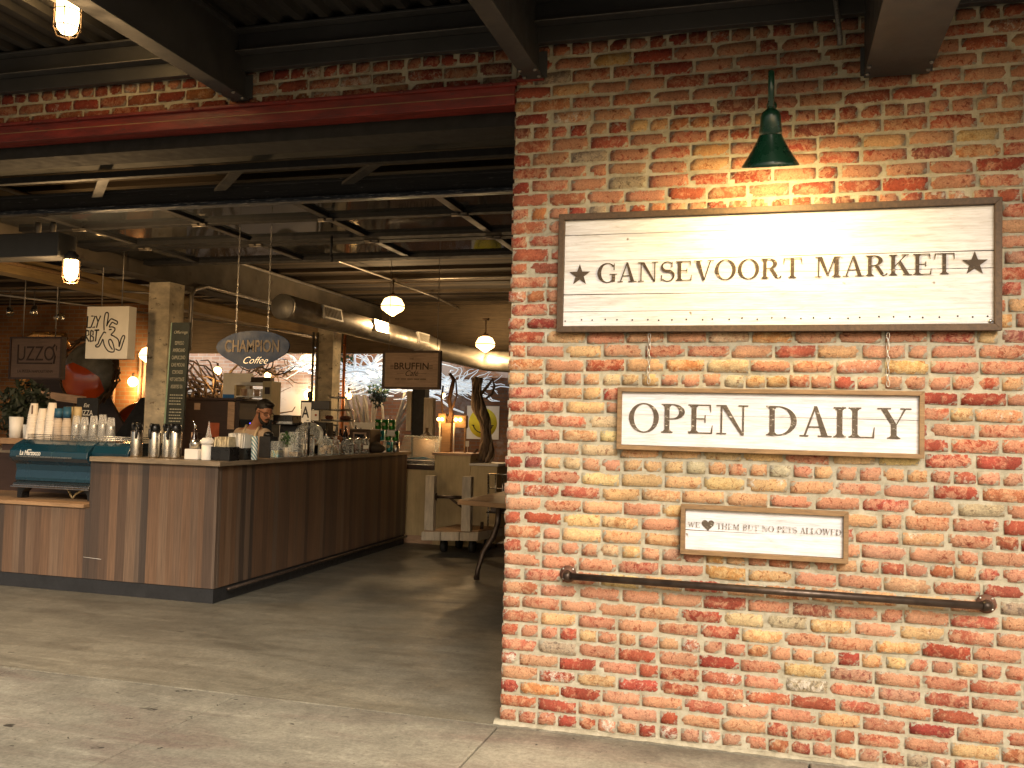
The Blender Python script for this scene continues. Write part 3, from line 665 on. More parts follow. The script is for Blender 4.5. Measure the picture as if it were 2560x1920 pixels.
# ------------------------------------------------------------------ raised sectional door behind the lintel
t = thing('sectional_door', 'black steel and glass sectional door raised flat behind the lintel', 'garage door', (-4.5,1.5,3.12))
MB().box(-9, 1.46, 3.135, -.01, 1.505, 3.262).box(-9, 1.44, 3.240, -.01, 1.4595, 3.262).build('bottom_rail', M('scratched_black_rail', (.028,.027,.027), .5, .1, .3, 8, (.5,9,9), .2, 40, (.33,.31,.28), 26, .64), t, .003)
MB().box(-9, 1.430, 3.100, -.01, 1.512, 3.1345).build('weather_strip', M('scraped_blue_rubber', (.028,.036,.052), .45, .1, .35, 8, (.4,9,9), .3, 40, (.50,.50,.50), 22, .575), t, .006)
for y0, y1 in ((2.28,2.36),(3.02,3.14),(3.18,3.30),(4.02,4.16)):
    MB().box(-9, y0, 3.17, -.01, y1, 3.235).build('rail', m_black, t, .003)
for x in (-1.09,-2.26,-3.46,-4.70,-5.9,-7.1):
    for y0, y1 in ((1.51,2.275),(2.365,3.015),(3.305,4.015)):
        MB().box(x-.035, y0, 3.175, x+.035, y1, 3.230).build('stile', m_steel, t, .003)
    h = MB()
    for y in (2.26,3.16): 
        h.box(x-.065, y, 3.158, x-.012, y+.05, 3.1695).box(x+.012, y, 3.158, x+.065, y+.05, 3.1695)
        h.tube([(x-.07,y+.025,3.152),(x+.07,y+.025,3.152)], .007, 8)
    h.build('hinge', m_galv, t)
for y0, y1 in ((1.515,2.275),(2.365,3.015),(3.305,4.015)):
    xs = [-9,-7.1,-5.9,-4.70,-3.46,-2.26,-1.09,-.01]
    for a, b in zip(xs, xs[1:]): MB().box(a+.036, y0, 3.203, b-.036, y1, 3.209).build('pane', m_dglass, t)
MB().tube([(-2.52,2.9,3.165),(-2.52,2.9,2.99)], .012, 8).tube([(-2.52,2.9,2.99),(-2.515,2.91,2.93)], [.016,.011], 8).build('pull_cord', m_black, t)
t = thing('door_track', 'black door rail with slanting braces in front of the raised door', 'door track', (-4.5,.9,3.18))
MB().box(-9, .88, 3.185, -.01, .93, 3.232).build('rail', m_black, t, .003)
for x in (-7.3,-6.0,-4.75,-3.55,-2.45,-1.40):
    MB().prism([(x-.30,1.43),(x-.20,1.43),(x+.28,.935),(x+.18,.935)], 2, 3.205, 3.225).build('brace', m_steel, t)
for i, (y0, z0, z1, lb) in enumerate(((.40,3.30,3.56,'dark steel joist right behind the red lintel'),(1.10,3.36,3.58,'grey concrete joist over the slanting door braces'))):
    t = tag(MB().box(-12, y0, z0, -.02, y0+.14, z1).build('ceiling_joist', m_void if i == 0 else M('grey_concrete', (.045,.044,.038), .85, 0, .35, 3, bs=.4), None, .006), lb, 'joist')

# ------------------------------------------------------------------ hall structure
BX0, BX1 = -5.65, -5.37
tag(MB().box(BX0-.02, .3, 3.06, BX1, 10.45, 3.545).build('ceiling_beam', m_beam, None, .012), 'deep stained concrete beam running back over both pillars', 'beam')
tag(MB().box(-12, 10.42, 2.72, 3, 10.60, 3.62).build('header_beam', m_timber2, None, .01), 'timber header at the end of the ceiling before the bright court', 'beam')
def pillar(y, label, mats):
    b = bmesh.new(); bmesh.ops.create_cube(b, size=1); bmesh.ops.subdivide_edges(b, edges=b.edges, cuts=11, use_grid_fill=True)
    me = bpy.data.meshes.new('brick_pillar')
    for v in b.verts:
        p = Vector((v.co.x*.275, v.co.y*.275, v.co.z*3.055)); q = mnoise.noise(Vector((p.x*6, p.y*6+y*3, p.z*4))); q2 = mnoise.noise(Vector((p.x*17, p.y*17, p.z*14+y)))
        j = 1+.035*q+.03*q2; v.co = (p.x*j, p.y*j, p.z)
    b.to_mesh(me); b.free(); me.materials.append(mats)
    o = bpy.data.objects.new('brick_pillar', me); col.objects.link(o); o.location = ((BX0+BX1)/2, y+.14, 1.527)
    return tag(o, label, 'pillar', 'pillars of the hall')
pillar(4.5, 'nearer rough cream pillar beside the tall menu board', m_conc)
pillar(8.6, 'farther rough cream pillar behind the cake stand', m_conc)
mb = MB().tube([(-5.30,1.0,3.50),(-5.30,4.4,3.50),(-5.30,10.3,3.50)], .022, 8)
tag(mb.build('conduit_pipe', m_galv), 'long conduit along the upper side of the deep concrete beam', 'pipe')
tag(MB().tube([(-5.335,4.86,2.3),(-5.335,4.86,2.95),(-5.32,4.9,3.03),(-5.30,5.1,3.09),(-5.30,7.4,3.09)], .024, 8).build('conduit_pipe', m_galv), 'conduit bending off the nearer pillar along the beam foot', 'pipe')
for dx, lb in ((-.10,'left of two thin conduits down the farther pillar'),(-.03,'right of two thin conduits down the farther pillar')):
    tag(MB().tube([(BX0+.04+dx+.02,8.55,1.1),(BX0+.04+dx+.02,8.55,2.9)], .02, 8).build('conduit_pipe', m_galv), lb, 'pipe')
tag(MB().tube([(-5.33,8.92,1.0),(-5.33,8.92,2.9)], .025, 8).build('copper_pipe', M('copper', (.55,.2,.08), .35, .9)), 'copper pipe on the right edge of the farther pillar', 'pipe')
tag(MB().box(-9, 1.42, 2.752, -4.14, 1.62, 2.945).build('steel_box_beam', m_steel, None, .006), 'black steel box beam over the caged jar light at left', 'beam')
tag(MB().box(-6.42, 1.7, 2.93, -6.20, 10.2, 3.12).build('pine_beam', m_lit_timber, None, .008), 'yellow pine beam lit by the caged jar light', 'beam')
tag(MB().tube([(-5.95,2.2,2.98),(-6.0,3.7,3.0),(-6.9,6.2,3.1)], .022, 8).build('conduit_pipe', m_frame_l), 'thin ochre pipe crossing below the ceiling at left', 'pipe')
for pts, lb in (([(-4.55,1.9,3.33),(-4.1,2.9,3.30),(-3.9,4.3,3.46),(-3.85,7.3,3.50)], 'thin wire pipe leading to the nearer ceiling globe'),
                ([(-7.4,3.6,2.86),(-5.8,8.0,2.86),(-5.7,8.6,2.84)], 'thin pipe crossing behind the oval sign'),
                ([(-3.9,7.45,3.50),(-3.85,9.0,3.50),(-4.05,12,3.5)], 'thin pipe between the two ceiling globes'),
                ([(-3.8,7.4,3.52),(-.5,7.4,3.53)], 'level pipe right of the nearer ceiling globe')):
    tag(MB().tube(pts, .014, 7).build('conduit_pipe', m_galv), lb, 'pipe')
for x in (-4.35,-4.05): tag(MB().tube([(x-.1+.1*k/10,1.56+.02*k,3.06-.20*math.sin(k/10*PI/2)) if False else (-4.62+(x+4.35)*.5, 1.72+.0*k, 2.95+.03*k) for k in range(6)], .022, 8).build('conduit_pipe', m_galv),
    'short grey conduit rising from the steel box beam, %s of two' % ('left' if x < -4.2 else 'right'), 'pipe')

# spiral duct
t = thing('spiral_duct', 'galvanised spiral duct with white grilles running under the beam', 'duct', (-4.2,5,2.82))
def ribbed(pts, r, n=28):
    mb = MB(); pts = [Vector(p) for p in pts]; out = []; rs = []
    for a, b in zip(pts, pts[1:]):
        L = (b-a).length; k = max(2, int(L/.06))
        for i in range(k):
            p = a+(b-a)*i/k; out += [p, p+(b-a).normalized()*.010]; rs += [r, r+.004]
    out.append(pts[-1]); rs.append(r)
    return mb.tube(out, rs, n, caps=True)
ribbed([(-4.2,5,2.82),(-4.2,9.3,2.82)], .148).build('duct_run', m_galv, t)
ribbed([(-4.2,9.30,2.82),(-4.02,9.62,2.72),(-3.2,9.75,2.55),(-2.2,9.8,2.50)], .165).build('duct_branch', m_galv, t)
MB().lathe([(.152,0),(.152,.02),(.146,.03)], (0,0,0), 32, 0, Matrix.Translation((-4.2,5.01,2.82)) @ Matrix.Rotation(PI/2,4,'X')).build('end_cap', M('dull_duct_cap', (.30,.28,.24), .5, .6, .15), t)
for y in (5.95,7.45,9.1):
    rot = Matrix.Rotation(R(-12), 3, 'Y'); c = Vector((-4.2,y,2.82)) + rot @ Vector((.155,0,0))
    g = MB().cbox(c, (.04,.50,.17), rot).build('vent_grille', m_white, t, .004)
    s = MB()
    for k in range(11): s.cbox(c + rot @ Vector((.022,-.2+.04*k,0)), (.006,.012,.12), rot)
    s.build('grille_slats', M('shadowed_slat', (.25,.22,.17), .7), g)

# globe pendants
def globe(label, top, bot, r, p):
    x, y, z = top; zc = bot+r*.85; t = thing('globe_pendant', label, 'lamp', (x, y, bot), 'schoolhouse globes of the hall')
    MB().tube([(x,y,z),(x,y,zc+r*.9)], .011, 8).lathe([(.05,z-.03),(.06,z)], (x,y,0), 16).lathe([(r*.38,zc+r*.72),(r*.34,zc+r*.98),(.012,zc+r*1.15)], (x,y,0), 18).build('pendant_stem', m_frame, t)
    MB().lathe([(r*.38,zc+r*.78),(r*.72,zc+r*.62),(r*.98,zc+r*.12),(r*1.0,zc)], (x,y,0), 26, cap=False).lathe([(r*1.0,zc-.014),(r*.92,zc-.05),(r*.45,zc-r*.62),(.002,bot)], (x,y,0), 26, cap=False).build('globe', m_bulb2, t)
    MB().lathe([(r*1.015,zc),(r*1.04,zc-.007),(r*1.015,zc-.014)], (x,y,0), 26, cap=False).build('brass_band', m_frame, t)
    lamp((x,y,bot-.05), p, (1,.66,.32), .1, parent=t)
    return t
globe('nearest schoolhouse globe with a dark band, right of the duct end', (-3.86,7.4,3.55), 3.00, .165, 85)
globe('globe at the doorway edge close to the brick wall', (-3.12,9.4,3.20), 2.66, .155, 80)
globe('globe half hidden left of the farther pillar', (-7.32,11.4,2.98), 2.50, .17, 45)
globe('globe touching the left edge of the tan hanging sign', (-5.55,11.3,2.95), 2.42, .15, 45)
globe('globe peeping out left of the nearer pillar', (-9.2,9.2,3.55), 2.42, .18, 60)

# ------------------------------------------------------------------ hanging signs
def hang(t, pts, r=.004, mat=None): MB().tube(pts, r, 6).build('hanging_wire', mat or m_galv, t)
t = thing('rabbit_sign', 'white box sign with a reclining rabbit outline', 'sign', (-5.36,3.6,2.09))
MB().box(-5.632, 3.5, 2.092, -5.112, 3.62, 2.640).build('sign_box', m_white, t, .004)
ink = MB()
def sx(u): return -5.632+u*.520
def sz(v): return 2.640-v*.548
def stroke(pts, r=.0075): ink.tube([(sx(u), 3.4985, sz(v)) for u, v in pts], r, 6)
def smooth(pts, n=5):
    out = []
    for i in range(len(pts)-1):
        p0, p1, p2, p3 = [Vector((*pts[max(0,min(len(pts)-1,k))],0)) for k in (i-1,i,i+1,i+2)]
        for k in range(n):
            q = k/n; out.append(tuple((.5*((2*p1)+(p2-p0)*q+(2*p0-5*p1+4*p2-p3)*q*q+(3*p1-p0-3*p2+p3)*q**3))[:2]))
    out.append(pts[-1]); return out
def rab(pts): stroke(smooth([((x-903)/473, (y-440)/545) for x, y in pts]))
# letters in one hand-drawn weight
for pts in ([(915,540),(912,660),(955,658)], [(958,540),(1000,540),(958,660),(1002,655)], [(1010,540),(1035,600)], [(1062,538),(1035,600),(1020,662)],
            [(905,690),(900,806)], [(905,690),(935,695),(938,735),(905,750),(942,805)], [(958,690),(955,806)], [(958,690),(985,700),(985,738),(957,745),(990,760),(990,798),(955,805)], [(1000,690),(1052,686)], [(1024,690),(1015,805)]):
    stroke([((x-903)/473, (y-440)/545) for x, y in pts], .0085)
rab([(1108,690),(1102,600),(1112,520),(1130,505),(1148,520),(1142,600),(1135,645),(1150,610),(1180,572),(1215,582),(1252,600),(1245,628),(1200,608),(1180,625),(1165,655),(1200,655),(1228,670),(1222,700),(1190,735),(1215,748),(1260,775),(1280,810),(1285,860),(1300,790),(1320,748),(1342,755),(1325,820),(1295,895),(1245,882)])
rab([(1162,683),(1192,680)]); rab([(1130,718),(1110,708),(1092,730),(1060,790),(1048,828),(1020,848),(1030,862),(1060,855),(1085,810),(1100,785),(1120,850),(1165,905),(1220,915),(1232,890),(1212,820),(1185,785),(1165,800),(1180,850),(1212,888)])
ink.squash(1, 3.4985, .25); ink.build('rabbit_drawing', m_black, t)
hang(t, [(-5.5,3.56,2.64),(-5.5,3.56,3.55)], .006); hang(t, [(-5.25,3.56,2.64),(-5.25,3.56,3.55)], .006)
t = thing('pizzeria_sign', 'dim brown framed sign with outlined letters at far left', 'sign', (-6.73,4.0,1.907))
MB().box(-7.074, 4.0, 1.907, -6.385, 4.05, 2.361).build('sign_board', m_brownsign, t, .004)
mb = MB(); 
for a in ((-7.09,3.985,2.355,-6.37,4.06,2.375),(-7.09,3.985,1.893,-6.37,4.06,1.913),(-7.09,3.986,1.9135,-7.07,4.06,2.3545),(-6.39,3.986,1.9135,-6.37,4.06,2.3545)): mb.box(*a)
mb.build('frame', m_brown, t)
sans('UZZO\'', .235, (-6.715,3.996,2.105), t, m_brownink, sx=.80)
mb = MB().box(-6.985,3.9935,2.065,-6.968,3.9995,2.285).box(-6.967,3.9935,2.065,-6.50,3.9995,2.082)
mb.tube([(-6.47,3.998,2.285),(-6.50,3.998,2.25),(-6.485,3.998,2.2),(-6.465,3.998,2.15),(-6.48,3.998,2.07)], .010, 6); mb.build('letter_outline', m_brownink, t)
sans('LA PIZZA NAPOLETANA', .045, (-6.73,3.997,1.968), t, m_brownink)
hang(t, [(-6.95,4.03,2.37),(-6.95,4.03,3.55)], .006); hang(t, [(-6.5,4.03,2.37),(-6.5,4.03,3.55)], .006)
# oval sign
t = thing('oval_sign', 'pointed oval dark blue sign with cut out letters hanging on chains', 'sign', (-3.09,2.6,1.95))
ov = []
ocx, ocz = -3.10, 2.115
for x_, y_ in smooth([(410,1180),(440,1110),(520,1050),(640,990),(760,965),(900,955),(1040,965),(1160,995),(1270,1050),(1325,1110),(1335,1180),(1300,1260),(1230,1310),(1140,1370),(1000,1430),(865,1478),(760,1450),(640,1390),(520,1320),(440,1250),(410,1180)], 3)[:-1]:
    ov.append((ocx+(x_-872)*.000785, ocz-(y_-1210)*.000645))
ov = ov[::-1]
MB().prism(ov, 1, 2.6, 2.615).build('oval_board', m_blue, t)
sans('CHAMPION', .145, (ocx,2.5965,ocz-.02), t, M('see_through_letters', (.085,.058,.034), .5, 0, .9, 14, (1,1,.4), bs=0), sx=.72, bold=.004)
sans('Coffee', .088, (ocx+.03,2.5955,ocz-.125), t, m_neon, 'neon_script', shear=.5, bold=-.0012, sx=1.05)
for x in (-3.27,-2.955):
    mb = MB()
    for k in range(32):
        c = Vector((x,2.607,2.285+.0385*k)); mb.tube([c+(Vector((.006*math.cos(q),0,.023*math.sin(q))) if k % 2 else Vector((0,.006*math.cos(q),.023*math.sin(q)))) for q in [2*PI*j/8 for j in range(8)]], .0022, 4, closed=True)
    mb.build('chain', m_chain, t)
# tan sign
t = thing('cafe_sign', 'tan wooden cafe sign hanging below the duct', 'sign', (-2.98,6,1.926))
MB().box(-3.33, 6.0, 1.94, -2.63, 6.03, 2.376).build('sign_board', m_tan, t)
mb = MB()
for a in ((-3.362,5.985,2.368,-2.600,6.05,2.396),(-3.362,5.985,1.920,-2.600,6.05,1.948),(-3.362,5.986,1.9485,-3.334,6.05,2.3675),(-2.628,5.986,1.9485,-2.600,6.05,2.3675)): mb.box(*a)
mb.build('frame', m_tanframe, t)
m_tanink = M('burnt_letter', (.075,.04,.025), .8)
sans('BRUFFIN', .118, (-2.98,5.9985,2.165), t, m_tanink, sx=1.03, bold=.002); sans('Café', .095, (-2.98,5.9985,2.085), t, m_brownink, 'script', shear=.35)
mb = MB().box(-3.17,5.9975,2.112,-3.08,5.9985,2.116).box(-2.88,5.9975,2.112,-2.78,5.9985,2.116)
for k in range(3): mb.box(-3.26,5.9975,2.175+.018*k,-3.215,5.9985,2.181+.018*k).box(-2.745,5.9975,2.175+.018*k,-2.70,5.9985,2.181+.018*k)
mb.build('rules', m_tanink, t); mb = MB()
for k in range(34):
    if k % 7 != 5: mb.box(-3.19+.0124*k,5.9975,2.038,-3.182+.0124*k,5.9985,2.052)
mb.build('fine_print', m_tanink, t); sans('THE', .03, (-2.98,5.9985,2.285), t, m_tanink)
hang(t, [(-3.30,6.03,2.39),(-3.30,6.03,3.55)]); hang(t, [(-2.66,6.03,2.39),(-2.66,6.03,3.55)])
# tall chalk menu, turned a little to the left
t = thing('menu_board', 'tall narrow green black chalkboard menu leaning on the nearer pillar', 'menu board', (-4.30,3.3,1.15))
def mx(u, v): return -4.366-.030*(1-v)+u*.197      # u across, v up: the board leans to the left at its foot
MZ0, MZ1 = 1.385, 2.430
def mp(u, v): return (mx(u, v), MZ0+(MZ1-MZ0)*v)
MB().prism([mp(0,0),mp(1,0),mp(1,1),mp(0,1)], 1, 3.2, 3.23).build('chalkboard', m_chalk, t, .002)
MB().prism([(mx(0,0)-.020,MZ0),(mx(0,0)-.001,MZ0),(mx(0,1)-.001,MZ1),(mx(0,1)-.012,MZ1)], 1, 3.197, 3.24).build('board_edge', m_greenedge, t)
MB().box(-4.36,3.232,1.153,-4.33,3.26,2.0).box(-4.25,3.232,1.153,-4.22,3.26,2.0).build('prop', m_brown, t)
sans('Offerings', .042, (mx(.52,.90),3.1985,MZ0+(MZ1-MZ0)*.895), t, m_chalkink, 'heading', shear=.3)
for i, w in enumerate(('ESPRESSO','AMERICANO','CAPPUCCINO','CAFE MOCHA','CORTADO','HOT CHOCOLATE','ASSORTED TEA')):
    v_ = .79-.068*i
    sans(w, .052, (mx(.5,v_),3.1985,MZ0+(MZ1-MZ0)*v_), t, m_chalkink, 'menu_line', sx=.46 if len(w) < 12 else .37)
mb = MB(); rm = random.Random(3)
for j in range(9):
    v_ = .315-.028*j-(.02 if j > 3 else 0); x = mx(.12,v_)+rm.random()*.02; xe = mx(.90,v_)
    while x < xe-.02: w = rm.uniform(.008,.026); mb.box(x,3.1975,MZ0+(MZ1-MZ0)*v_,x+w,3.1985,MZ0+(MZ1-MZ0)*v_+.010); x += w+.006
mb.build('small_writing', m_chalkink, t)

# ------------------------------------------------------------------ coffee counter
FX = -3.03
t = thing('coffee_counter', 'long walnut veneer coffee counter with a black toe kick', 'counter', (-5,3,0))
MB().box(-4.262, 2.05, .121, FX-.0005, 2.09, 1.112).build('front_panel', m_strip, t, .0015)
MB().box(-10, 2.051, .121, -4.2625, 2.09, .712).build('low_front_panel', m_strip, t, .0015)
sd = MB(); y0, y1 = 2.0905, 6.26
sd.add([(FX-.04,y0,.121),(FX,y0,.121),(FX-.075,y1,.121),(FX-.115,y1,.121),(FX-.04,y0,1.112),(FX,y0,1.112),(FX-.075,y1,1.112),(FX-.115,y1,1.112)], ((0,3,2,1),(4,5,6,7),(0,1,5,4),(1,2,6,5),(2,3,7,6),(3,0,4,7)))
sd.build('side_panel', m_strip, t, .0015)
MB().box(-4.302, 2.0905, .746, -4.2625, 2.85, 1.112).build('end_panel', m_strip, t, .0015)
MB().prism([(-10,2.062),(FX-.008,2.062),(FX-.085,6.25),(FX-.5,6.25),(FX-.45,2.5),(-10,2.5)], 2, .001, .1195).build('toe_kick', m_black, t)
MB().prism([(-4.25,2.008),(FX+.042,2.008),(FX-.035,6.285),(FX-.72,6.285),(FX-.66,2.78),(-4.25,2.78)], 2, 1.1135, 1.152).build('countertop', m_top, t, .003)
MB().box(-10, 2.026, .713, -4.3025, 2.9, .745).build('low_shelf', m_cap, t, .003)
MB().box(-10, 2.86, .02, -4.1, 2.9, 1.11).build('back_panel', m_brown, t)
MB().box(-10,2.872,1.112,-5.42,3.3,1.152).build('left_countertop', m_top, t)
MB().tube([(FX+.035,2.2,.10),(FX-.03,6.2,.10)], .014, 8).build('foot_rail', m_pipe, t)
MB().tube([(-4.30,2.0485,.30),(-4.2,2.0485,.296),(-4.12,2.0485,.292)], .0016, 4).build('scratch', m_paper, t)
ZC = 1.1535

# espresso machine (its back to the street)
t = thing('espresso_machine', 'deep teal espresso machine with its back to the street', 'espresso machine', (-4.75,2.5,.747))
prof = [(2.30,1.268),(2.225,1.235),(2.160,1.175),(2.155,1.120),(2.185,1.085),(2.235,1.055),(2.245,1.0),(2.235,.935),(2.24,.905),(2.80,.905),(2.80,1.268)]
MB().prism(prof, 0, -5.232, -4.40).build('body', m_teal, t, .006)
MB().prism([(y, z) for y, z in ((2.30,1.266),(2.24,1.235),(2.20,1.175),(2.22,1.10),(2.80,1.10),(2.80,1.266))], 0, -4.3995, -4.02).build('right_body', m_teal, t, .006)
MB().prism([(2.245,.903),(2.21,.885),(2.20,.866),(2.205,.858),(2.8,.858),(2.8,.903)], 0, -5.222, -4.405).build('drip_panel', m_inox, t, .003)
MB().box(-5.238,2.190,.846,-4.40,2.2,.857).build('trim', m_chrome, t, .002)
for x in (-5.215,-4.49):
    mb = MB().prism([(x,.748),(x+.05,.748),(x+.055,.80),(x+.085,.83),(x+.10,.845),(x,.845)] if x < -5 else [(x+.075,.748),(x+.03,.748),(x+.025,.80),(x-.005,.83),(x-.02,.845),(x+.075,.845)], 1, 2.25, 2.34)
    mb.build('leg', m_blackplastic, t, .003)
for pts in ([(-4.92,2.5,.84),(-4.84,2.45,.82),(-4.78,2.42,.77),(-4.76,2.42,.752)], [(-4.58,2.5,.84),(-4.66,2.45,.83),(-4.73,2.42,.79),(-4.755,2.42,.753)]):
    MB().tube(pts, .010, 8).build('drain_hose', m_cream, t)
sans('La Marzocco', .060, (-5.115,2.1515,1.137), t, m_paper, 'nameplate', 'LEFT', sx=.72, shear=.25, bold=.0012)
MB().box(-5.15,2.1515,1.118,-4.56,2.1545,1.130).build('nameplate_stripe', m_inox, t)
MB().box(-5.03,2.152,1.180,-4.99,2.158,1.186).build('accent', m_paper, t)
mb = MB()
for z in (1.285,1.300,1.316): mb.tube([(-5.20,2.75,z),(-5.20,2.33,z),(-4.03,2.33,z),(-4.03,2.75,z)], .0035, 6)
for x in (-5.2,-4.95,-4.7,-4.45,-4.2,-4.03): mb.tube([(x,2.33,1.268),(x,2.33,1.316)], .003, 6)
mb.build('cup_rail', m_inox, t)

ZM = 1.2695
def cup_stack(name, label, x, y, z0, n, r0, r1, hc, lip, mat, nested, group, dark=None, tilt=0):
    """paper cups pushed into each other, mouths down"""
    t = thing(name, label, 'cup stack', (x,y,z0), group); mb = MB()
    H = hc+nested*(n-1); prof = []
    for k in range(n-1, -1, -1): pass
    for k in range(n):
        z = z0+nested*k; prof += [(r1+.003, z), (r1+.0035, z+lip), (r1, z+lip+.001)]
    ztop = z0+nested*(n-1)+hc
    prof += [(r0+.0005, ztop-.002), (r0-.002, ztop), (r0-.004, ztop-.006), (.001, ztop-.006)]
    sh = Matrix.Identity(4); sh[0][2] = tilt
    mb.lathe([(r, z-z0) for r, z in prof], (x,y,z0), 22, 0, sh)
    mb.build('cups', mat, t)
    return t
m_cupdots = M('speckled_paper_cup', (.72,.66,.58), .7, 0, .08, 4, bs=0, spots=(.10,.07,.06), sscale=38, sthr=.70)
m_cupline = M('ridged_paper_cups', (.45,.38,.31), .75, 0, .35, 6, (1,1,30), bs=0)
m_cupblue = M('blue_paper_cup', (.02,.09,.16), .6, 0, .2)
g = 'stacks of paper cups on the espresso machine'
cup_stack('cup_stack', 'leftmost white speckled cup stack with a grey strip', -5.30, 2.46, ZM, 11, .031, .041, .11, .006, m_cupdots, .022, g, tilt=.10)
MB().box(-5.262,2.42,1.50,-5.250,2.426,1.58).build('paper_strip', m_brownsign, bpy.data.objects['cup_stack'])
cup_stack('cup_stack', 'shortest of the three white speckled cup stacks', -5.20, 2.47, ZM, 10, .032, .042, .10, .006, m_cupdots, .0205, g, tilt=.08)
cup_stack('cup_stack', 'tallest white speckled cup stack, third from the left', -5.085, 2.46, ZM, 11, .033, .044, .115, .006, m_cupdots, .0223, g, tilt=.06)
for x, lb in ((-4.975,'striped cup stack under the shorter blue cup'),(-4.88,'striped cup stack under the taller blue cup')):
    c = cup_stack('cup_stack', lb, x, 2.44, ZM, 16, .031, .040, .085, .004, m_cupline, .0075+(.0006 if x > -4.9 else 0), g)
    MB().lathe([(.038,1.47),(.034,1.555 if x < -4.9 else 1.572),(.030,1.553)], (x,2.44,.002), 20).build('blue_cup', m_cupblue, c)
    tag(MB().lathe([(.043,ZM),(.037,1.52),(.032,1.575),(.028,1.57)], (x+.01,2.56,.001), 20).build('cup_stack', m_cream), 'plain cream cup stack behind the %s blue cup' % ('shorter' if x < -4.9 else 'taller'), 'cup stack', g)
for k, (x, h, lb) in enumerate(((-4.785,.225,'clear plastic cup stack next to the striped paper cups'),(-4.695,.215,'second clear plastic cup stack from the left'),(-4.595,.228,'middle clear plastic cup stack of five'),(-4.50,.24,'tallest clear plastic cup stack, fourth of five'),(-4.41,.215,'rightmost clear plastic cup stack'))):
    t = thing('plastic_cup_stack', lb, 'cup stack', (x,2.45,ZM), 'stacks of clear plastic cups'); mb = MB()
    mb.lathe([(.046,ZM),(.046,ZM+.006)]+[(.044-.0007*j+.0012*(j % 2), ZM+.01+.009*j) for j in range(10)]+[(.036,ZM+h-.09),(.029,ZM+h),(.001,ZM+h)], (x,2.45,.001), 20, cap=False); mb.build('cups', m_cupglass, t)
    MB().lathe([(.034,ZM+.01),(.029,ZM+h*.62),(.026,ZM+h*.66)], (x+.003,2.455,.0), 14).build('inner_cups', m_inox, t)
# airpots
def airpot(x, y, h, r, label, handle):
    t = thing('airpot', label, 'thermos', (x,y,ZC), 'steel airpots in a row')
    MB().lathe([(r*.97,ZC),(r,ZC+.012),(r,ZC+h*.72),(r*.93,ZC+h*.765),(r*.72,ZC+h*.80)], (x,y,.0), 28).build('flask', m_inox, t)
    MB().lathe([(r*.8,ZC+h*.79),(r*.86,ZC+h*.83),(r*.82,ZC+h*.93),(r*.6,ZC+h),(.001,ZC+h)], (x,y,.0), 24).tube([(x,y-.01,ZC+h*.93),(x+.0,y-r*1.15,ZC+h*.97),(x,y-r*1.35,ZC+h*.90)], [.02,.014,.009], 10).build('pump_lid', m_blackplastic, t)
    MB().tube([(x+handle*r*.3,y-r*.7,ZC+h*.90),(x+handle*r*.75,y-r*1.1,ZC+h*.84),(x+handle*r*.75,y-r*1.15,ZC+h*.62),(x+handle*r*.55,y-r*.99,ZC+h*.55)], [.010,.014,.012,.008], 8).build('handle', m_blackplastic, t)
airpot(-3.975, 2.25, .292, .050, 'leftmost steel airpot, a gap apart from the rest', 1)
airpot(-3.77, 2.22, .289, .049, 'second steel airpot from the left with its lever to the left', -.3)
airpot(-3.675, 2.27, .289, .050, 'third steel airpot from the left in the tight trio', 1)
airpot(-3.565, 2.22, .295, .052, 'rightmost steel airpot next to the dark bottle', -1)

def lab(o, label, cat, group=None): return tag(o, label, cat, group)
def jar(x, y, r, h, label, fill, fh, lid, group='glass jars along the counter', square=False, tag_=None):
    t = thing('glass_jar', label, 'jar', (x,y,ZC), group)
    if square:
        g = MB().box(x-r,y-r,ZC,x+r,y+r,ZC+h); g.build('glass', m_glass, t, .006)
        MB().box(x-r*.9,y-r*.9,ZC+.006,x+r*.9,y+r*.9,ZC+fh).build('filling', fill, t, .01)
    else:
        MB().lathe([(r*.93,ZC),(r,ZC+.015),(r,ZC+h*.8),(r*.8,ZC+h*.95),(r*.82,ZC+h)], (x,y,0), 24).build('glass', m_glass, t)
        mb = MB(); rj = random.Random(int(x*1000))
        for k in range(16):
            a = rj.uniform(0,6.3); q = rj.uniform(0,r*.62); mb.ball((x+q*math.cos(a),y+q*math.sin(a),ZC+.02+rj.uniform(0,max(.01,fh-.03))), (r*.30,r*.30,r*.22), 8)
        mb.build('filling', fill, t)
    if lid == 'steel': MB().lathe([(r*.9,ZC+h),(r*.92,ZC+h+.012),(r*.5,ZC+h+.02),(.012,ZC+h+.024),(.012,ZC+h+.038),(.001,ZC+h+.04)], (x,y,.001), 24).build('lid', m_chrome, t)
    if lid == 'glass': MB().lathe([(r*.86,ZC+h),(r*.8,ZC+h+.012),(r*.2,ZC+h+.022),(.018,ZC+h+.03),(.020,ZC+h+.045),(.001,ZC+h+.05)], (x,y,.001), 20).build('lid', m_glass, t)
    if tag_: MB().box(x-.03+tag_,y-r-.012,ZC+h*.35,x+.03+tag_,y-r-.009,ZC+h*.62).build('paper_tag', m_paper, t)
    return t
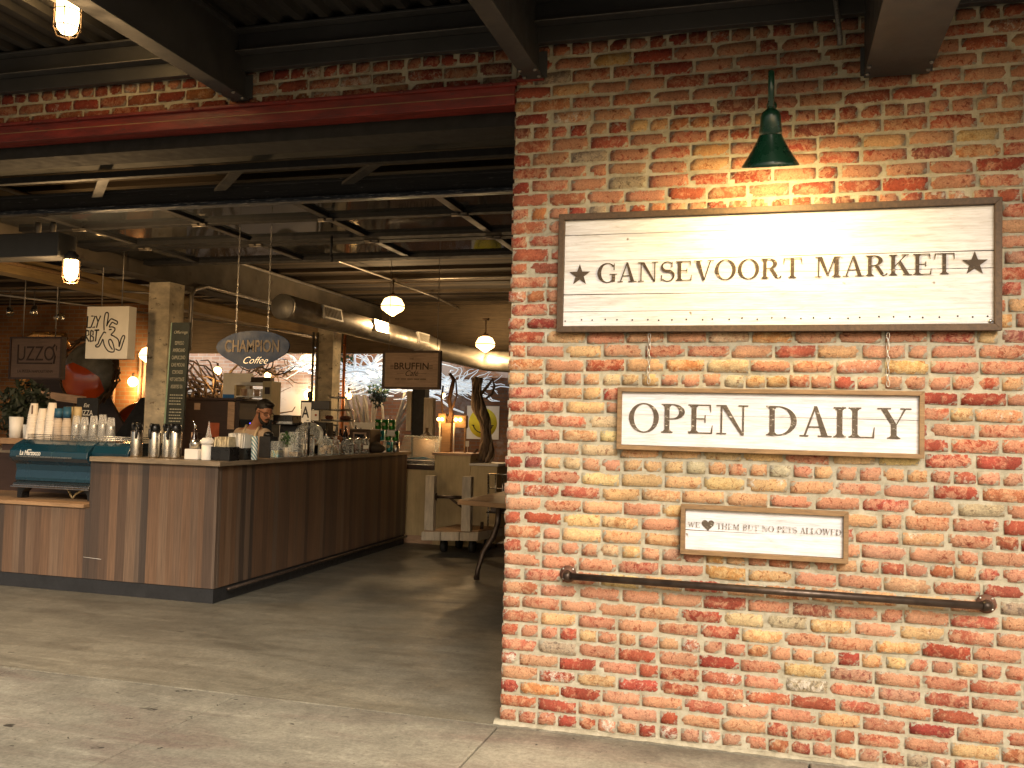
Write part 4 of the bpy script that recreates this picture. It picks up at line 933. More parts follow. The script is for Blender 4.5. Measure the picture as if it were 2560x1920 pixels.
# front-corner group
t = thing('sugar_bin', 'low white ceramic tray with a steel cup, left of the white mug', 'tray', (-3.35,2.20,ZC))
MB().box(-3.418,2.14,ZC,-3.288,2.26,ZC+.088).build('tray', m_white, t, .006)
MB().lathe([(.038,ZC+.09),(.042,ZC+.165),(.038,ZC+.165),(.034,ZC+.095)], (-3.355,2.2,.0), 22).build('steel_cup', m_inox, t)
t = thing('white_canister', 'white ceramic canister with a round overhanging lid', 'canister', (-3.232,2.19,ZC))
MB().lathe([(.046,ZC),(.047,ZC+.005),(.047,ZC+.13)], (-3.232,2.19,0), 24).build('canister', m_white, t)
MB().lathe([(.052,ZC+.131),(.058,ZC+.142),(.055,ZC+.165),(.040,ZC+.182),(.001,ZC+.188)], (-3.232,2.19,0), 24).build('lid', m_white, t)
t = thing('packet_box', 'dark open box full of cream sugar packets', 'box', (-3.08,2.22,ZC))
MB().box(-3.172,2.15,ZC,-2.995,2.30,ZC+.115).build('box', m_blackplastic, t, .003)
mb = MB(); rp = random.Random(5)
for k in range(16): mb.cbox((-3.155+.0095*k,2.22+rp.uniform(-.02,.02),ZC+.125+rp.uniform(0,.03)), (.006,.10,.09), Matrix.Rotation(rp.uniform(-.15,.15),3,'Y'))
mb.build('sugar_packets', M('cream_packets', (.66,.56,.36), .7, 0, .25, 30), t)
t = thing('napkin_stack', 'tall bundle of white napkins behind the sugar packets', 'napkins', (-3.11,2.50,ZC)); mb = MB()
for k in range(14): mb.cbox((-3.185+.0105*k,2.50+rp.uniform(-.01,.01),ZC+.118+rp.uniform(-.010,.010)), (.008,.12,.20), Matrix.Rotation(rp.uniform(-.05,.05),3,'Y'))
mb.build('napkins', m_paper, t); MB().box(-3.20,2.43,ZC,-3.03,2.57,ZC+.10).build('holder', m_blackplastic, t)
mz, nt, b = nodes('teal_zigzag_print'); w = N(nt, 'ShaderNodeTexWave', i_Scale=18.0, i_Distortion=0.0); w.bands_direction = 'DIAGONAL'
nt.links.new(coords(nt), w.inputs[0]); nt.links.new(ramp(nt, w.outputs[0], [(.45,(.75,.74,.68)),(.55,(.12,.26,.27))]), b.inputs['Base Color'])
lab(MB().lathe([(.026,ZC),(.028,ZC+.005),(.028,ZC+.205)], (-2.99,2.52,0), 18).build('straw_tube', mz), 'slim paper tube with teal zigzag pattern', 'tube')
t = thing('straw_box', 'tall black dispenser right of the zigzag tube', 'dispenser', (-3.16,3.05,ZC))
MB().box(-3.225,2.98,ZC,-3.11,3.10,ZC+.195).build('dispenser', m_black, t, .004)
MB().lathe([(.05,ZC+.196),(.045,ZC+.22),(.03,ZC+.235),(.001,ZC+.24)], (-3.165,3.04,0), 18).build('dome', m_blackplastic, t)
t = thing('syrup_bottle', 'dark syrup bottle with a curved steel spout', 'bottle', (-3.45,2.32,ZC), 'bottles left of the white tray')
MB().lathe([(.036,ZC),(.037,ZC+.006),(.037,ZC+.15),(.018,ZC+.20),(.014,ZC+.24),(.016,ZC+.25)], (-3.45,2.32,0), 22).build('bottle', M('dark_syrup', (.03,.012,.006), .08, 0, .3, bs=0, coat=.6), t)
MB().lathe([(.0376,ZC+.09),(.0376,ZC+.13)], (-3.45,2.32,0), 22, cap=False).build('bottle_label', m_paper, t)
MB().tube([(-3.45,2.32,ZC+.25),(-3.45,2.32,ZC+.285),(-3.462,2.31,ZC+.325)], [.012,.008,.004], 8).build('spout', m_chrome, t)
t = thing('squeeze_bottle', 'clear squeeze bottle with amber syrup and a thin nozzle', 'bottle', (-3.38,2.42,ZC), 'bottles left of the white tray')
MB().lathe([(.030,ZC),(.031,ZC+.16),(.024,ZC+.20)], (-3.38,2.42,0), 20).build('bottle', m_cupglass, t); MB().lathe([(.027,ZC+.004),(.028,ZC+.13),(.001,ZC+.131)], (-3.38,2.42,0), 18).build('syrup', M('amber_syrup', (.45,.2,.04), .2), t)
MB().lathe([(.024,ZC+.201),(.018,ZC+.22),(.007,ZC+.28),(.004,ZC+.32)], (-3.38,2.42,0), 16).build('nozzle', m_cupglass, t)
t = thing('price_holder', 'dark wooden block with small beige price cards beside the airpots', 'card holder', (-3.50,2.45,ZC)); MB().box(-3.565,2.43,ZC,-3.495,2.50,ZC+.22).build('block', m_brown, t, .003)
for z in (.02,.12,.18): MB().box(-3.558,2.426,ZC+z,-3.512,2.4295,ZC+z+.042).build('card', m_tan, t)
# jars down the right leg
jar(-3.09, 3.05, .060, .155, 'square glass jar of green sweets by the black dispenser', m_candy, .07, None, square=True)
t = thing('potted_herb', 'small leafy herb in a white pot behind the square jar', 'plant', (-3.20,3.35,ZC))
MB().lathe([(.035,ZC),(.045,ZC+.09),(.040,ZC+.09),(.001,ZC+.07)], (-3.14,3.35,0), 18).build('pot', m_white, t)
def leaves(mb, c, rad, n, size, seed, flat=.9):
    rl = random.Random(seed)
    for _ in range(n):
        d = Vector((rl.gauss(0,1), rl.gauss(0,1), rl.gauss(0,1)*flat)).normalized()*rad*rl.random()**.4; p = Vector(c)+d
        a = Vector((rl.gauss(0,1), rl.gauss(0,1), rl.gauss(0,1))).normalized(); b_ = a.orthogonal().normalized(); s_ = size*rl.uniform(.6,1.3)
        mb.poly([p-a*s_, p+b_*s_*.35, p+a*s_, p-b_*s_*.35])
    return mb
leaves(MB(), (-3.14,3.35,ZC+.16), .08, 120, .022, 4).build('foliage', m_leaf, t)
jar(-3.06, 3.36, .052, .24, 'tall square glass jar with a beige card', m_oat, .05, None, square=True, tag_=.0)
jar(-3.12, 3.72, .060, .19, 'glass jar of dark beans with a price tag up high', m_redbrown, .10, 'steel', tag_=.01)
jar(-3.10, 4.05, .078, .15, 'wide glass cookie jar with a glass knob lid', m_oat, .10, 'glass')
jar(-3.12, 4.30, .058, .14, 'glass jar of pale biscuits beside the wide cookie jar', m_oat, .09, 'glass')
jar(-3.10, 4.55, .070, .15, 'dark chocolate jar with a broad shiny steel lid', m_brown, .11, 'steel')
jar(-3.12, 4.80, .055, .15, 'first of two reddish nut jars with steel lids', m_redbrown, .12, 'steel')
jar(-3.12, 5.02, .058, .15, 'second of two reddish nut jars, with white tags hanging', m_redbrown, .12, 'steel', tag_=.05)
t = thing('pastry_dome', 'big glass pastry dome on a stand over croissants', 'cake dome', (-3.32,4.1,ZC))
MB().lathe([(.09,ZC),(.03,ZC+.02),(.025,ZC+.09),(.15,ZC+.10),(.16,ZC+.115),(.001,ZC+.115)], (-3.32,4.1,0), 28).build('stand', m_inox, t)
MB().lathe([(.145,ZC+.118),(.145,ZC+.24),(.12,ZC+.29),(.06,ZC+.325),(.015,ZC+.335),(.02,ZC+.36),(.001,ZC+.37)], (-3.32,4.1,0), 28).build('dome', m_glass, t)
mb = MB()
for k, (dx, dy) in enumerate(((.05,-.03),(-.04,.03),(.0,-.07))): mb.ball((-3.32+dx,4.1+dy,ZC+.145), (.055,.035,.03), 10)
mb.build('pastries', M('baked_crust', (.34,.12,.03), .55, 0, .5, 25), t)
t = thing('muffin_basket', 'rust orange pastry pile behind the steel lidded jar', 'pastry', (-3.25,4.6,ZC)); mb = MB()
for k in range(6): mb.ball((-3.30+.05*(k % 3),4.58+.06*(k//3),ZC+.05+.09*(k in (1,4))), (.06,.06,.055), 10)
mb.build('pastries', M('rust_crust', (.30,.085,.025), .6, 0, .4, 25), t)
t = thing('tiered_stand', 'three tier metal cake stand in front of the farther pillar', 'cake stand', (-3.45,5.0,ZC))
MB().tube([(-3.45,5.0,ZC),(-3.45,5.0,1.83)], .008, 8).build('post', m_inox, t)
for z, r in ((1.50,.20),(1.62,.17),(1.76,.11)): MB().lathe([(r*.3,z),(r*.95,z+.006),(r,z+.022),(r*.96,z+.014),(r*.3,z+.008)], (-3.45,5,0), 26).build('tier', m_inox, t)
mb = MB(); rt = random.Random(8)
for k in range(9): a = rt.uniform(0,6.3); mb.ball((-3.45+.12*math.cos(a),5+.12*math.sin(a),1.545), (.035,.035,.025), 8)
mb.build('pastries', m_redbrown, t)
MB().lathe([(.06,ZC),(.05,ZC+.01),(.012,ZC+.02)], (-3.45,5,0), 20).build('foot', m_inox, t)
t = thing('oven_box', 'brown toaster oven with a rounded cream window frame', 'oven', (-3.45,4.9,ZC))
MB().box(-3.42,5.25,ZC,-3.16,5.55,ZC+.27).build('case', m_frame, t, .012); MB().box(-3.37,5.235,ZC+.03,-3.20,5.2495,ZC+.23).build('window_frame', m_tan, t, .006); MB().box(-3.345,5.228,ZC+.05,-3.225,5.2345,ZC+.21).build('window', m_blackplastic, t)
t = thing('grade_card', 'white card with a big blue black letter standing by the dome', 'sign', (-3.04,3.55,1.16))
MB().box(-3.088,3.5,1.489,-2.987,3.506,1.679).build('card', m_paper, t); sans('A', .155, (-3.045,3.4985,1.532), t, m_black, sx=.72, bold=.002); MB().box(-3.03,3.4975,1.503,-3.005,3.4985,1.510).build('dash', m_black, t)
MB().tube([(-3.04,3.51,ZC),(-3.04,3.51,1.50)], .006, 6).lathe([(.04,ZC),(.035,ZC+.01)], (-3.04,3.51,0), 16).build('card_stand', m_inox, t)
lab(MB().lathe([(.016,1.66),(.013,1.70),(.026,1.735),(.030,1.76),(.022,1.785),(.001,1.795)], (-3.055,3.60,0), 16).tube([(-3.055,3.60,ZC),(-3.055,3.60,1.67)], .012, 8).build('tap_handle', m_blackplastic), 'black bulb shaped tap handle rising behind the letter card', 'tap')
# cans pyramid
for i, (px_, z, mat, lb) in enumerate(((-3.085,.265,m_cangreen,'green can at the top left of the pyramid'),(-2.995+.0,.265,m_cangreen,'green can in the middle of the top row'),(-2.905,.265,m_cangreen,'green can at the top right, behind the white card'),
      (-3.04,.133,m_canteal,'teal can in the second row of the pyramid'),(-2.945,.133,m_cangreen,'green can in the middle of the second row'),(-2.855,.133,m_cangreen,'green can at the right of the second row'),
      (-2.93,0,m_canteal,'teal can at the bottom of the pyramid'),(-2.845,0,m_inox,'pale silver green can at the bottom right'))):
    x, y = px_-.20, 5.75; t = thing('drink_can', lb, 'can', (x,y,ZC+z), 'pyramid of drink cans')
    MB().lathe([(.033,ZC+z),(.040,ZC+z+.01),(.040,ZC+z+.118)], (x,y,0), 20).build('can', mat, t); MB().lathe([(.040,ZC+z+.1182),(.034,ZC+z+.129),(.031,ZC+z+.127),(.001,ZC+z+.127)], (x,y,0), 20).build('can_top', m_chrome, t)
    MB().ball((x,y-.036,ZC+z+.065), (.02,.006,.026), 10).build('can_logo', m_cream, t)
t = thing('price_card', 'white card clipped in front of the can pyramid', 'card', (-3.07,5.68,ZC)); MB().box(-3.13,5.66,1.345,-3.03,5.664,1.41).build('card', m_paper, t); MB().tube([(-3.08,5.668,ZC),(-3.08,5.668,1.35)], .003, 6).build('card_clip', m_inox, t)
mb = MB(); rcx = random.Random(2)
for k in range(9): mb.ball((-3.28+rcx.uniform(-.12,.14),5.35+rcx.uniform(-.1,.1),ZC+.04+rcx.uniform(0,.05)), (.10,.09,.055+rcx.uniform(0,.02)), 12)
lab(mb.build('crumpled_cloth', m_cloth), 'crumpled brown cloth bag before the can pyramid', 'cloth')
# left end on the low shelf / left countertop
t = thing('wood_tray', 'pale wooden tray with white paper tubs at the left edge', 'tray', (-5.62,2.62,1.153))
MB().box(-5.75,2.52,1.213,-5.36,2.74,1.268).build('tray', m_cap, t, .004); MB().box(-5.7,2.55,1.153,-5.4,2.72,1.2125).build('riser', m_brown, t)
for x, y, h in ((-5.42,2.58,.13),(-5.60,2.60,.20)): MB().lathe([(.055,1.269),(.062,1.269+h),(.058,1.269+h),(.05,1.275)], (x,y,0), 20).build('tub', m_white, t)
tag(MB().lathe([(.02,ZC),(.022,1.42),(.001,1.421)], (-4.27,2.62,0), 14).build('grey_tube', m_galv), 'slim grey tube beside the rightmost clear cups', 'tube')

# ------------------------------------------------------------------ back bar
t = thing('back_cabinet', 'dark brown back bar cabinet with an orange notice', 'cabinet', (-5.1,5.2,0))
MB().box(-5.50,5.0,0,-4.72,5.5,1.72).build('carcass', m_brown, t, .004); MB().box(-5.50,4.96,1.721,-4.66,5.5,1.745).build('cabinet_top', m_brown, t)
MB().box(-5.13,4.994,1.28,-4.98,4.999,1.45).build('orange_notice', m_cardorange, t); MB().box(-5.33,4.994,1.60,-5.25,4.999,1.68).build('small_card', m_tan, t); MB().box(-4.87,4.99,1.38,-4.78,4.998,1.70).build('pale_strip', m_tan, t)
t = thing('notice_panel', 'white panel with a round hole and blue tape on the cabinet', 'panel', (-4.9,5.4,1.746))
MB().box(-5.18,5.34,1.746,-4.78,5.37,2.06).build('panel', m_white, t); MB().box(-5.17,5.334,1.75,-4.92,5.3395,1.80).build('blue_tape', M('blue_tape', (.02,.16,.5), .5), t)
MB().lathe([(.016,0),(.016,.004)], (0,0,0), 14, 0, Matrix.Translation((-5.0,5.338,1.86)) @ Matrix.Rotation(PI/2,4,'X')).build('round_hole', m_black, t); MB().box(-4.80,5.33,1.746,-4.775,5.345,1.96).build('wood_edge', m_cap, t)
t = thing('cup_rack', 'white open rack of cups behind the barista', 'rack', (-4.5,5.0,1.55))
for a in ((-4.80,5.0,1.90,-4.33,5.2,1.935),(-4.80,5.0,1.76,-4.33,5.2,1.775),(-4.80,5.0,1.50,-4.775,5.2,1.8995),(-4.42,4.99,1.50,-4.30,5.2,1.95)): MB().box(*a).build('rack_board', m_white if a[2] > 1.6 else m_cream, t, .003)
MB().box(-4.385,4.98,1.80,-4.325,4.9895,1.88).build('dark_window', m_brown, t)
for k in range(4): MB().lathe([(.028,1.776),(.038,1.86),(.035,1.86)], (-4.73+.085*k,5.1,0), 16).build('cup', m_white if k % 2 else m_tan, t)
MB().box(-4.62,5.05,1.936,-4.36,5.15,2.0).build('wooden_block', m_frame, t, .01)
MB().box(-4.80,5.02,.0,-4.30,5.2,1.499).build('rack_cabinet', m_black, t)
t = thing('till_screen', 'white backed till screen on a black arm, right of the barista', 'screen', (-3.6,4.3,1.5))
MB().box(-3.59,4.4,1.50,-3.37,4.43,1.62).build('screen', m_steel, t, .004); MB().box(-3.475,4.392,1.505,-3.372,4.399,1.615).build('screen_cover', m_paper, t, .003); MB().lathe([(.012,0),(.012,.003)], (0,0,0), 14, 0, Matrix.Translation((-3.405,4.391,1.565)) @ Matrix.Rotation(PI/2,4,'X')).build('logo_dot', m_cardorange, t)
MB().tube([(-3.48,4.44,1.50),(-3.48,4.47,ZC)], .015, 8).build('arm', m_black, t); MB().box(-3.60,4.41,1.625,-3.26,4.46,1.72).build('hood', m_steel, t, .004)
t = thing('water_tower', 'black boiler tower with a column of small lights', 'boiler', (-3.55,4.1,ZC))
MB().box(-3.58,4.45,ZC,-3.30,4.6,1.49).build('tower', m_black, t, .004); mb = MB()
for k in range(4): mb.ball((-3.545,4.448,1.45-.035*k), .006, 8)
mb.build('indicator_lights', m_spotlit, t); MB().tube([(-3.30,4.44,1.2),(-3.30,4.44,1.48)], .008, 8).tube([(-3.50,4.44,1.33),(-3.22,4.44,1.33)], .006, 8).tube([(-3.51,4.44,1.2),(-3.51,4.44,1.49)], .004, 8).build('chrome_bars', m_chrome, t)
tag(MB().box(-6.6,5.6,.9,-5.66,5.7,1.0).build('back_worktop', m_brown), 'dark worktop edge behind the nearer pillar', 'shelf')

# track spots
t0 = None
for (x, y, z, ax, lit, lb) in ((-7.62,4.5,2.74,(.5,-.3,-.8),True,'lit track spot at the far left'),(-7.26,4.5,2.74,(.1,-.3,-.9),False,'second track spot from the left'),(-6.9,4.5,2.66,(1,-.1,.1),False,'track spot above the rabbit sign turned sideways')):
    t = thing('track_spot', lb, 'spotlight', (x,y,z), 'track spots at the left'); d = Vector(ax).normalized(); rot = d.to_track_quat('Z','Y').to_matrix().to_4x4()
    MB().tube([(x,y,2.98),(x,y,z+.05),(x+.04,y,z)], .006, 6).tube([(x,y,z+.05),(x-.04,y,z)], .006, 6).build('yoke', m_galv, t)
    MB().lathe([(.015,-.07),(.03,-.05),(.045,.05),(.042,.052)], (x,y,z), 16, 0, rot).build('spot_can', m_inox, t); MB().lathe([(.001,.046),(.040,.048)], (x,y,z), 16, 0, rot).build('lens', m_spotlit if lit else m_bulb2, t)
tag(MB().tube([(-9.2,4.35,2.99),(-6.2,4.7,2.99),(-5.7,4.8,2.96)], .014, 8).build('light_track', m_galv), 'thin track carrying three spotlights', 'track')
# more of the working clutter behind the jars
for x, y, h, lb in ((-3.46,4.30,.31,'black coffee grinder with a clear hopper beside the letter card'),(-3.42,4.75,.30,'black coffee grinder with a clear hopper behind the pastry dome')):
    t = thing('coffee_grinder', lb, 'grinder', (x,y,ZC), 'coffee grinders')
    MB().box(x-.07,y-.06,ZC,x+.07,y+.10,ZC+.03).box(x-.06,y+.01,ZC+.03,x+.06,y+.10,ZC+h*.62).build('grinder_body', m_blackplastic, t, .008)
    MB().lathe([(.055,ZC+h*.62),(.06,ZC+h*.66),(.075,ZC+h*.97),(.074,ZC+h)], (x,y+.03,0), 20, cap=False).build('hopper', m_cupglass, t)
    MB().lathe([(.05,ZC+h*.63),(.064,ZC+h*.8),(.001,ZC+h*.82)], (x,y+.03,0), 18).build('beans', m_brown, t)
    MB().lathe([(.077,ZC+h+.001),(.077,ZC+h+.012),(.02,ZC+h+.018),(.001,ZC+h+.03)], (x,y+.03,0), 20).build('lid', m_blackplastic, t)
t = thing('drip_brewer', 'black drip brewer with a chrome band behind the glass jars', 'brewer', (-3.5,3.95,ZC))
MB().box(-3.62,3.90,ZC,-3.40,4.10,ZC+.05).box(-3.62,4.02,ZC+.05,-3.40,4.10,ZC+.30).box(-3.62,3.88,ZC+.30,-3.40,4.10,ZC+.40).build('brewer_body', m_blackplastic, t, .008)
MB().box(-3.625,3.876,ZC+.31,-3.395,3.8795,ZC+.335).build('chrome_band', m_chrome, t); MB().lathe([(.06,ZC+.055),(.075,ZC+.09),(.06,ZC+.2),(.045,ZC+.22)], (-3.51,3.95,0), 20).build('glass_pot', m_glass, t)
for k in range(5):
    x, y = -3.52+.012*k, 5.22+.11*k; h = (.27,.30,.26,.31,.28)[k]
    t = thing('syrup_bottle', ('first dark bottle from the front in the row behind the toaster oven','second dark bottle in the row behind the toaster oven','middle dark bottle of the row behind the toaster oven','tallest dark bottle, fourth behind the toaster oven','last dark bottle, nearest the drink cans')[k], 'bottle', (x,y,ZC), 'row of dark bottles')
    MB().lathe([(.034,ZC),(.036,ZC+.006),(.036,ZC+h*.6),(.014,ZC+h*.8),(.013,ZC+h*.96)], (x,y,0), 18).build('bottle', bpy.data.materials['dark_syrup'], t)
    MB().lathe([(.0367,ZC+.05),(.0367,ZC+.12)], (x,y,0), 18, cap=False).build('bottle_label', (m_tan, m_paper, m_cangreen, m_tan, m_cardorange)[k], t)
    MB().lathe([(.015,ZC+h*.965),(.015,ZC+h),(.001,ZC+h)], (x,y,0), 12).build('bottle_cap', m_chrome, t)

# ------------------------------------------------------------------ barista
def remeshed(name, mb, mat, parent, vox=.010, sm=6):
    o = mb.build(name, mat, None)
    md = o.modifiers.new('Remesh', 'REMESH'); md.mode = 'VOXEL'; md.voxel_size = vox; md.use_smooth_shade = True
    s = o.modifiers.new('Smooth', 'SMOOTH'); s.iterations = sm; s.factor = .5
    me = bpy.data.meshes.new_from_object(o.evaluated_get(bpy.context.evaluated_depsgraph_get())); me.name = name
    bpy.data.objects.remove(o); me.materials.clear(); me.materials.append(mat)
    for p in me.polygons: p.use_smooth = True
    off = Vector((0,0,0))
    if parent: off = parent.location
    me.transform(Matrix.Translation(-off)); n = bpy.data.objects.new(name, me); col.objects.link(n); n.parent = parent; return n
m_skin = M('warm_skin', (.36,.17,.10), .5, 0, .12, 9, bs=.05); m_hair = M('dark_hair', (.010,.007,.005), .6, 0, .3, 60, bs=.4)
m_tee = M('beige_tee', (.50,.38,.27), .9, 0, .1, 14, bs=.2); m_trouser = M('dark_trousers', (.02,.02,.025), .9); m_strap = M('pale_strap', (.62,.50,.33), .8)
P0 = thing('person', 'man in a beige tee and glasses looking down to the right behind the counter', 'person', (-3.93,3.95,0))
hc = Vector((-3.672,3.80,1.578)); hf = Vector((.84,-.42,-.34)).normalized(); hr = hf.cross(Vector((.18,.05,1))).normalized(); hu = hr.cross(hf).normalized()
HM = Matrix((hr, hf, hu)).transposed()          # head frame: x right, y forward, z up
def hp_(x, y, z): return hc + HM @ Vector((x, y, z))
def limb(mb, pts, rs, n=12):
    for i in range(len(pts)-1):
        a, b = Vector(pts[i]), Vector(pts[i+1])
        mb.tube([a, a.lerp(b,.5), b], [rs[i], (rs[i]+rs[i+1])/2, rs[i+1]], n); mb.ball(b, rs[i+1]*1.0, n)
    mb.ball(pts[0], rs[0], n)
B = MB()
B.ball(hp_(0,-.012,.030), (.075,.096,.090), 18, 0, HM).ball(hp_(0,.028,-.035), (.058,.064,.070), 16, 0, HM).ball(hp_(0,.055,-.085), (.036,.036,.026), 12, 0, HM)
B.ball(hp_(0,.078,.028), (.050,.018,.018), 12, 0, HM)                                    # brow
B.tube([hp_(0,.085,.018), hp_(0,.108,-.018), hp_(0,.100,-.030)], [.010,.015,.012], 10)   # nose
B.ball(hp_(0,.089,-.056), (.026,.010,.008), 10, 0, HM).ball(hp_(0,.088,-.066), (.022,.010,.008), 10, 0, HM)   # lips
for sd_ in (-1, 1): B.ball(hp_(.076*sd_,-.012,-.004), (.010,.018,.030), 10, 0, HM).ball(hp_(.034*sd_,.070,.006), (.016,.012,.011), 10, 0, HM)
limb(B, [(-3.83,3.86,1.40),(-3.765,3.835,1.47),hp_(0,-.03,-.06)], [.062,.056,.056])
B.ball((-3.85,3.87,1.27), (.17,.115,.16), 16).ball((-3.89,3.91,1.08), (.150,.105,.15), 16).ball((-3.93,3.95,.94), (.165,.115,.12), 16)
B.ball((-3.84,3.865,1.365), (.185,.085,.065), 14)
arms = {-1: [(-4.005,3.90,1.345),(-4.06,3.86,1.08),(-3.96,3.66,.98),(-3.93,3.59,.97)], 1: [(-3.675,3.83,1.345),(-3.60,3.78,1.08),(-3.68,3.60,1.00),(-3.70,3.53,.99)]}
for s_, a in arms.items():
    limb(B, a, [.062,.047,.034,.030]); hx, hy, hz = a[-1]
    B.ball((hx,hy-.035,hz), (.040,.050,.018), 10)
    for k, L in enumerate((.062,.074,.078,.068)):
        fx = hx+(k-1.5)*.022*s_; B.tube([(fx,hy-.07,hz),(fx,hy-.07-L*.6,hz-.010),(fx,hy-.07-L,hz-.03)], [.0095,.0088,.0075], 8)
    B.tube([(hx-.035*s_,hy-.02,hz),(hx-.062*s_,hy-.05,hz-.012),(hx-.065*s_,hy-.085,hz-.025)], [.012,.011,.009], 8)
for s_ in (-1, 1): limb(B, [(-3.93+.085*s_,3.95,.90),(-3.93+.10*s_,3.94,.50),(-3.93+.11*s_,3.97,.10)], [.085,.062,.045]); B.ball((-3.93+.11*s_,3.92,.045), (.048,.125,.045), 12)
remeshed('body', B, m_skin, P0, .0085, 5)
T = MB(); T.ball((-3.85,3.87,1.27), (.185,.128,.165), 16).ball((-3.89,3.91,1.08), (.165,.118,.17), 16).ball((-3.84,3.865,1.355), (.195,.095,.068), 14).ball((-3.92,3.94,.97), (.172,.125,.08), 14)
for a in arms.values(): limb(T, [a[0], Vector(a[0]).lerp(Vector(a[1]),.62)], [.072,.064])
remeshed('tee_shirt', T, m_tee, P0, .010, 5)
L_ = MB(); L_.ball((-3.93,3.95,.90), (.175,.126,.10), 14)
for s_ in (-1, 1): limb(L_, [(-3.93+.085*s_,3.95,.88),(-3.93+.10*s_,3.94,.50),(-3.93+.11*s_,3.97,.09)], [.096,.074,.060])
remeshed('trousers', L_, m_trouser, P0, .012, 4)
Hh = MB(); Hh.ball(hp_(0,-.022,.050), (.081,.098,.082), 18, 0, HM).ball(hp_(0,-.065,.010), (.066,.052,.066), 14, 0, HM).ball(hp_(0,.045,.100), (.055,.045,.028), 12, 0, HM)
remeshed('hair', Hh, m_hair, P0, .008, 3)
Bd = MB()
for s_ in (-1, 1): Bd.tube([hp_(.066*s_,.010,-.005), hp_(.060*s_,.030,-.055), hp_(.036*s_,.066,-.092), hp_(0,.086,-.100)], [.008,.013,.018,.018], 10)
Bd.tube([hp_(-.028,.086,-.060), hp_(-.016,.098,-.046), hp_(.016,.098,-.046), hp_(.028,.086,-.060)], [.007,.008,.008,.007], 8)
remeshed('beard', Bd, m_hair, P0, .006, 3)
gl = MB()
for s_ in (-1, 1):
    gl.tube([hp_(.034*s_+.026*math.cos(a), .094-.008*abs(math.cos(a)), .006+.019*math.sin(a)) for a in [2*PI*k/16 for k in range(16)]], .0028, 6, closed=True)
    gl.tube([hp_(.060*s_,.086,.012), hp_(.078*s_,.03,.012), hp_(.080*s_,-.015,.006)], .0028, 6)
gl.tube([hp_(-.009,.098,.012), hp_(.009,.098,.012)], .0028, 6); gl.build('glasses', m_blackplastic, P0)
MB().tube([(-3.90,3.86,1.44),(-3.885,3.78,1.38),(-3.90,3.755,1.22)], .013, 8).tube([(-3.74,3.83,1.43),(-3.735,3.765,1.37),(-3.79,3.745,1.22)], .013, 8).squash(1, 3.76, .85).build('apron_straps', m_strap, P0)
ap = MB(); ap.prism([(-4.0,1.22),(-3.74,1.22),(-3.70,1.05),(-3.76,.62),(-4.06,.62),(-4.06,1.05)], 1, 3.735, 3.748); ap.build('apron', m_trouser, P0, .004)
lab(MB().ball((-3.94,3.98,1.46), (.012,.006,.006), 8).build('blue_light', EM('blue_led', (.1,.08,1), 4)), 'tiny blue light glowing behind the barista neck', 'light')

# ------------------------------------------------------------------ cafe corner seen past the counter
t = thing('cream_counter', 'cream wooden counter with a raised middle beyond the coffee counter', 'counter', (-2.6,6.5,0))
MB().box(-3.30,6.36,.10,-2.772,6.6,.925).build('low_panel', m_cream, t, .003); MB().box(-3.30,6.37,0,-2.772,6.6,.0995).build('skirting', m_tan, t)
MB().box(-2.771,6.35,0,-2.30,6.9,1.115).build('raised_panel', m_cream, t, .003); MB().box(-2.80,6.325,1.1155,-2.28,6.92,1.145).build('raised_top', m_tan, t, .003)
MB().box(-2.299,6.36,.05,-1.955,6.9,1.00).build('right_panel', m_cream, t, .003); MB().box(-2.31,6.33,1.0005,-1.93,6.92,1.03).build('white_top', m_white, t, .003)
MB().box(-3.30,6.33,.926,-2.772,6.6,.985).build('dark_ledge', m_brown, t, .003)
t = thing('display_case', 'sloping glass pastry case with a lit lamp and blue paper', 'display case', (-3.05,6.6,.986))
MB().add([(-3.30,6.34,.99),(-2.78,6.34,.99),(-2.78,6.62,1.34),(-3.30,6.62,1.34)], ((0,1,2,3),)).build('front_glass', m_glass, t); MB().box(-3.30,6.62,1.335,-2.78,6.95,1.345).build('case_top', m_glass, t)
MB().box(-3.30,6.93,.99,-2.78,6.96,1.33).build('case_back', m_frame, t); MB().add([(-3.24,6.36,1.055),(-2.93,6.37,1.085),(-2.80,6.45,1.05),(-3.24,6.42,1.045)], ((0,1,2,3),)).build('blue_paper', M('sky_blue_paper', (.25,.5,.62), .7), t)
MB().box(-3.28,6.5,.987,-2.80,6.9,1.03).build('pastry_shelf', m_brown, t)
t = thing('case_lamp', 'small brass dome lamp glowing over the pastry case', 'lamp', (-3.1,6.75,1.25))
MB().lathe([(.115,1.30),(.10,1.335),(.05,1.37),(.02,1.40),(.02,1.45)], (-3.10,6.9,0), 22, cap=False).build('dome', m_frame, t); MB().lathe([(.001,1.296),(.10,1.303)], (-3.10,6.9,0), 20).build('lens', m_bulb2, t)
lamp((-3.10,6.78,1.24), 4, (1,.68,.34), .05, parent=t)
tag(MB().box(-3.525,7.4,0,-3.34,7.58,2.10).build('black_post', m_black, None, .006), 'black steel post under the tan hanging sign', 'post')
tag(MB().box(-3.338,7.37,1.30,-3.20,7.47,1.86).build('white_board', m_wpost, None, .004), 'narrow white and grey board right of the black post', 'board')
tag(MB().box(-3.60,7.38,1.4,-3.527,7.5,1.95).build('grey_board', m_wpost, None, .004), 'thin grey board left of the black post', 'board')
tag(MB().box(-3.92,6.4,1.16,-3.66,6.42,1.50).box(-3.70,6.39,1.44,-3.60,6.399,1.50).build('white_poster', m_paper), 'white poster with a flap standing left of the pastry case', 'poster')
t = thing('lamp_stand', 'wooden bulb stand with two white poles around a thin trunk', 'lamp', (-2.62,6.6,1.146))
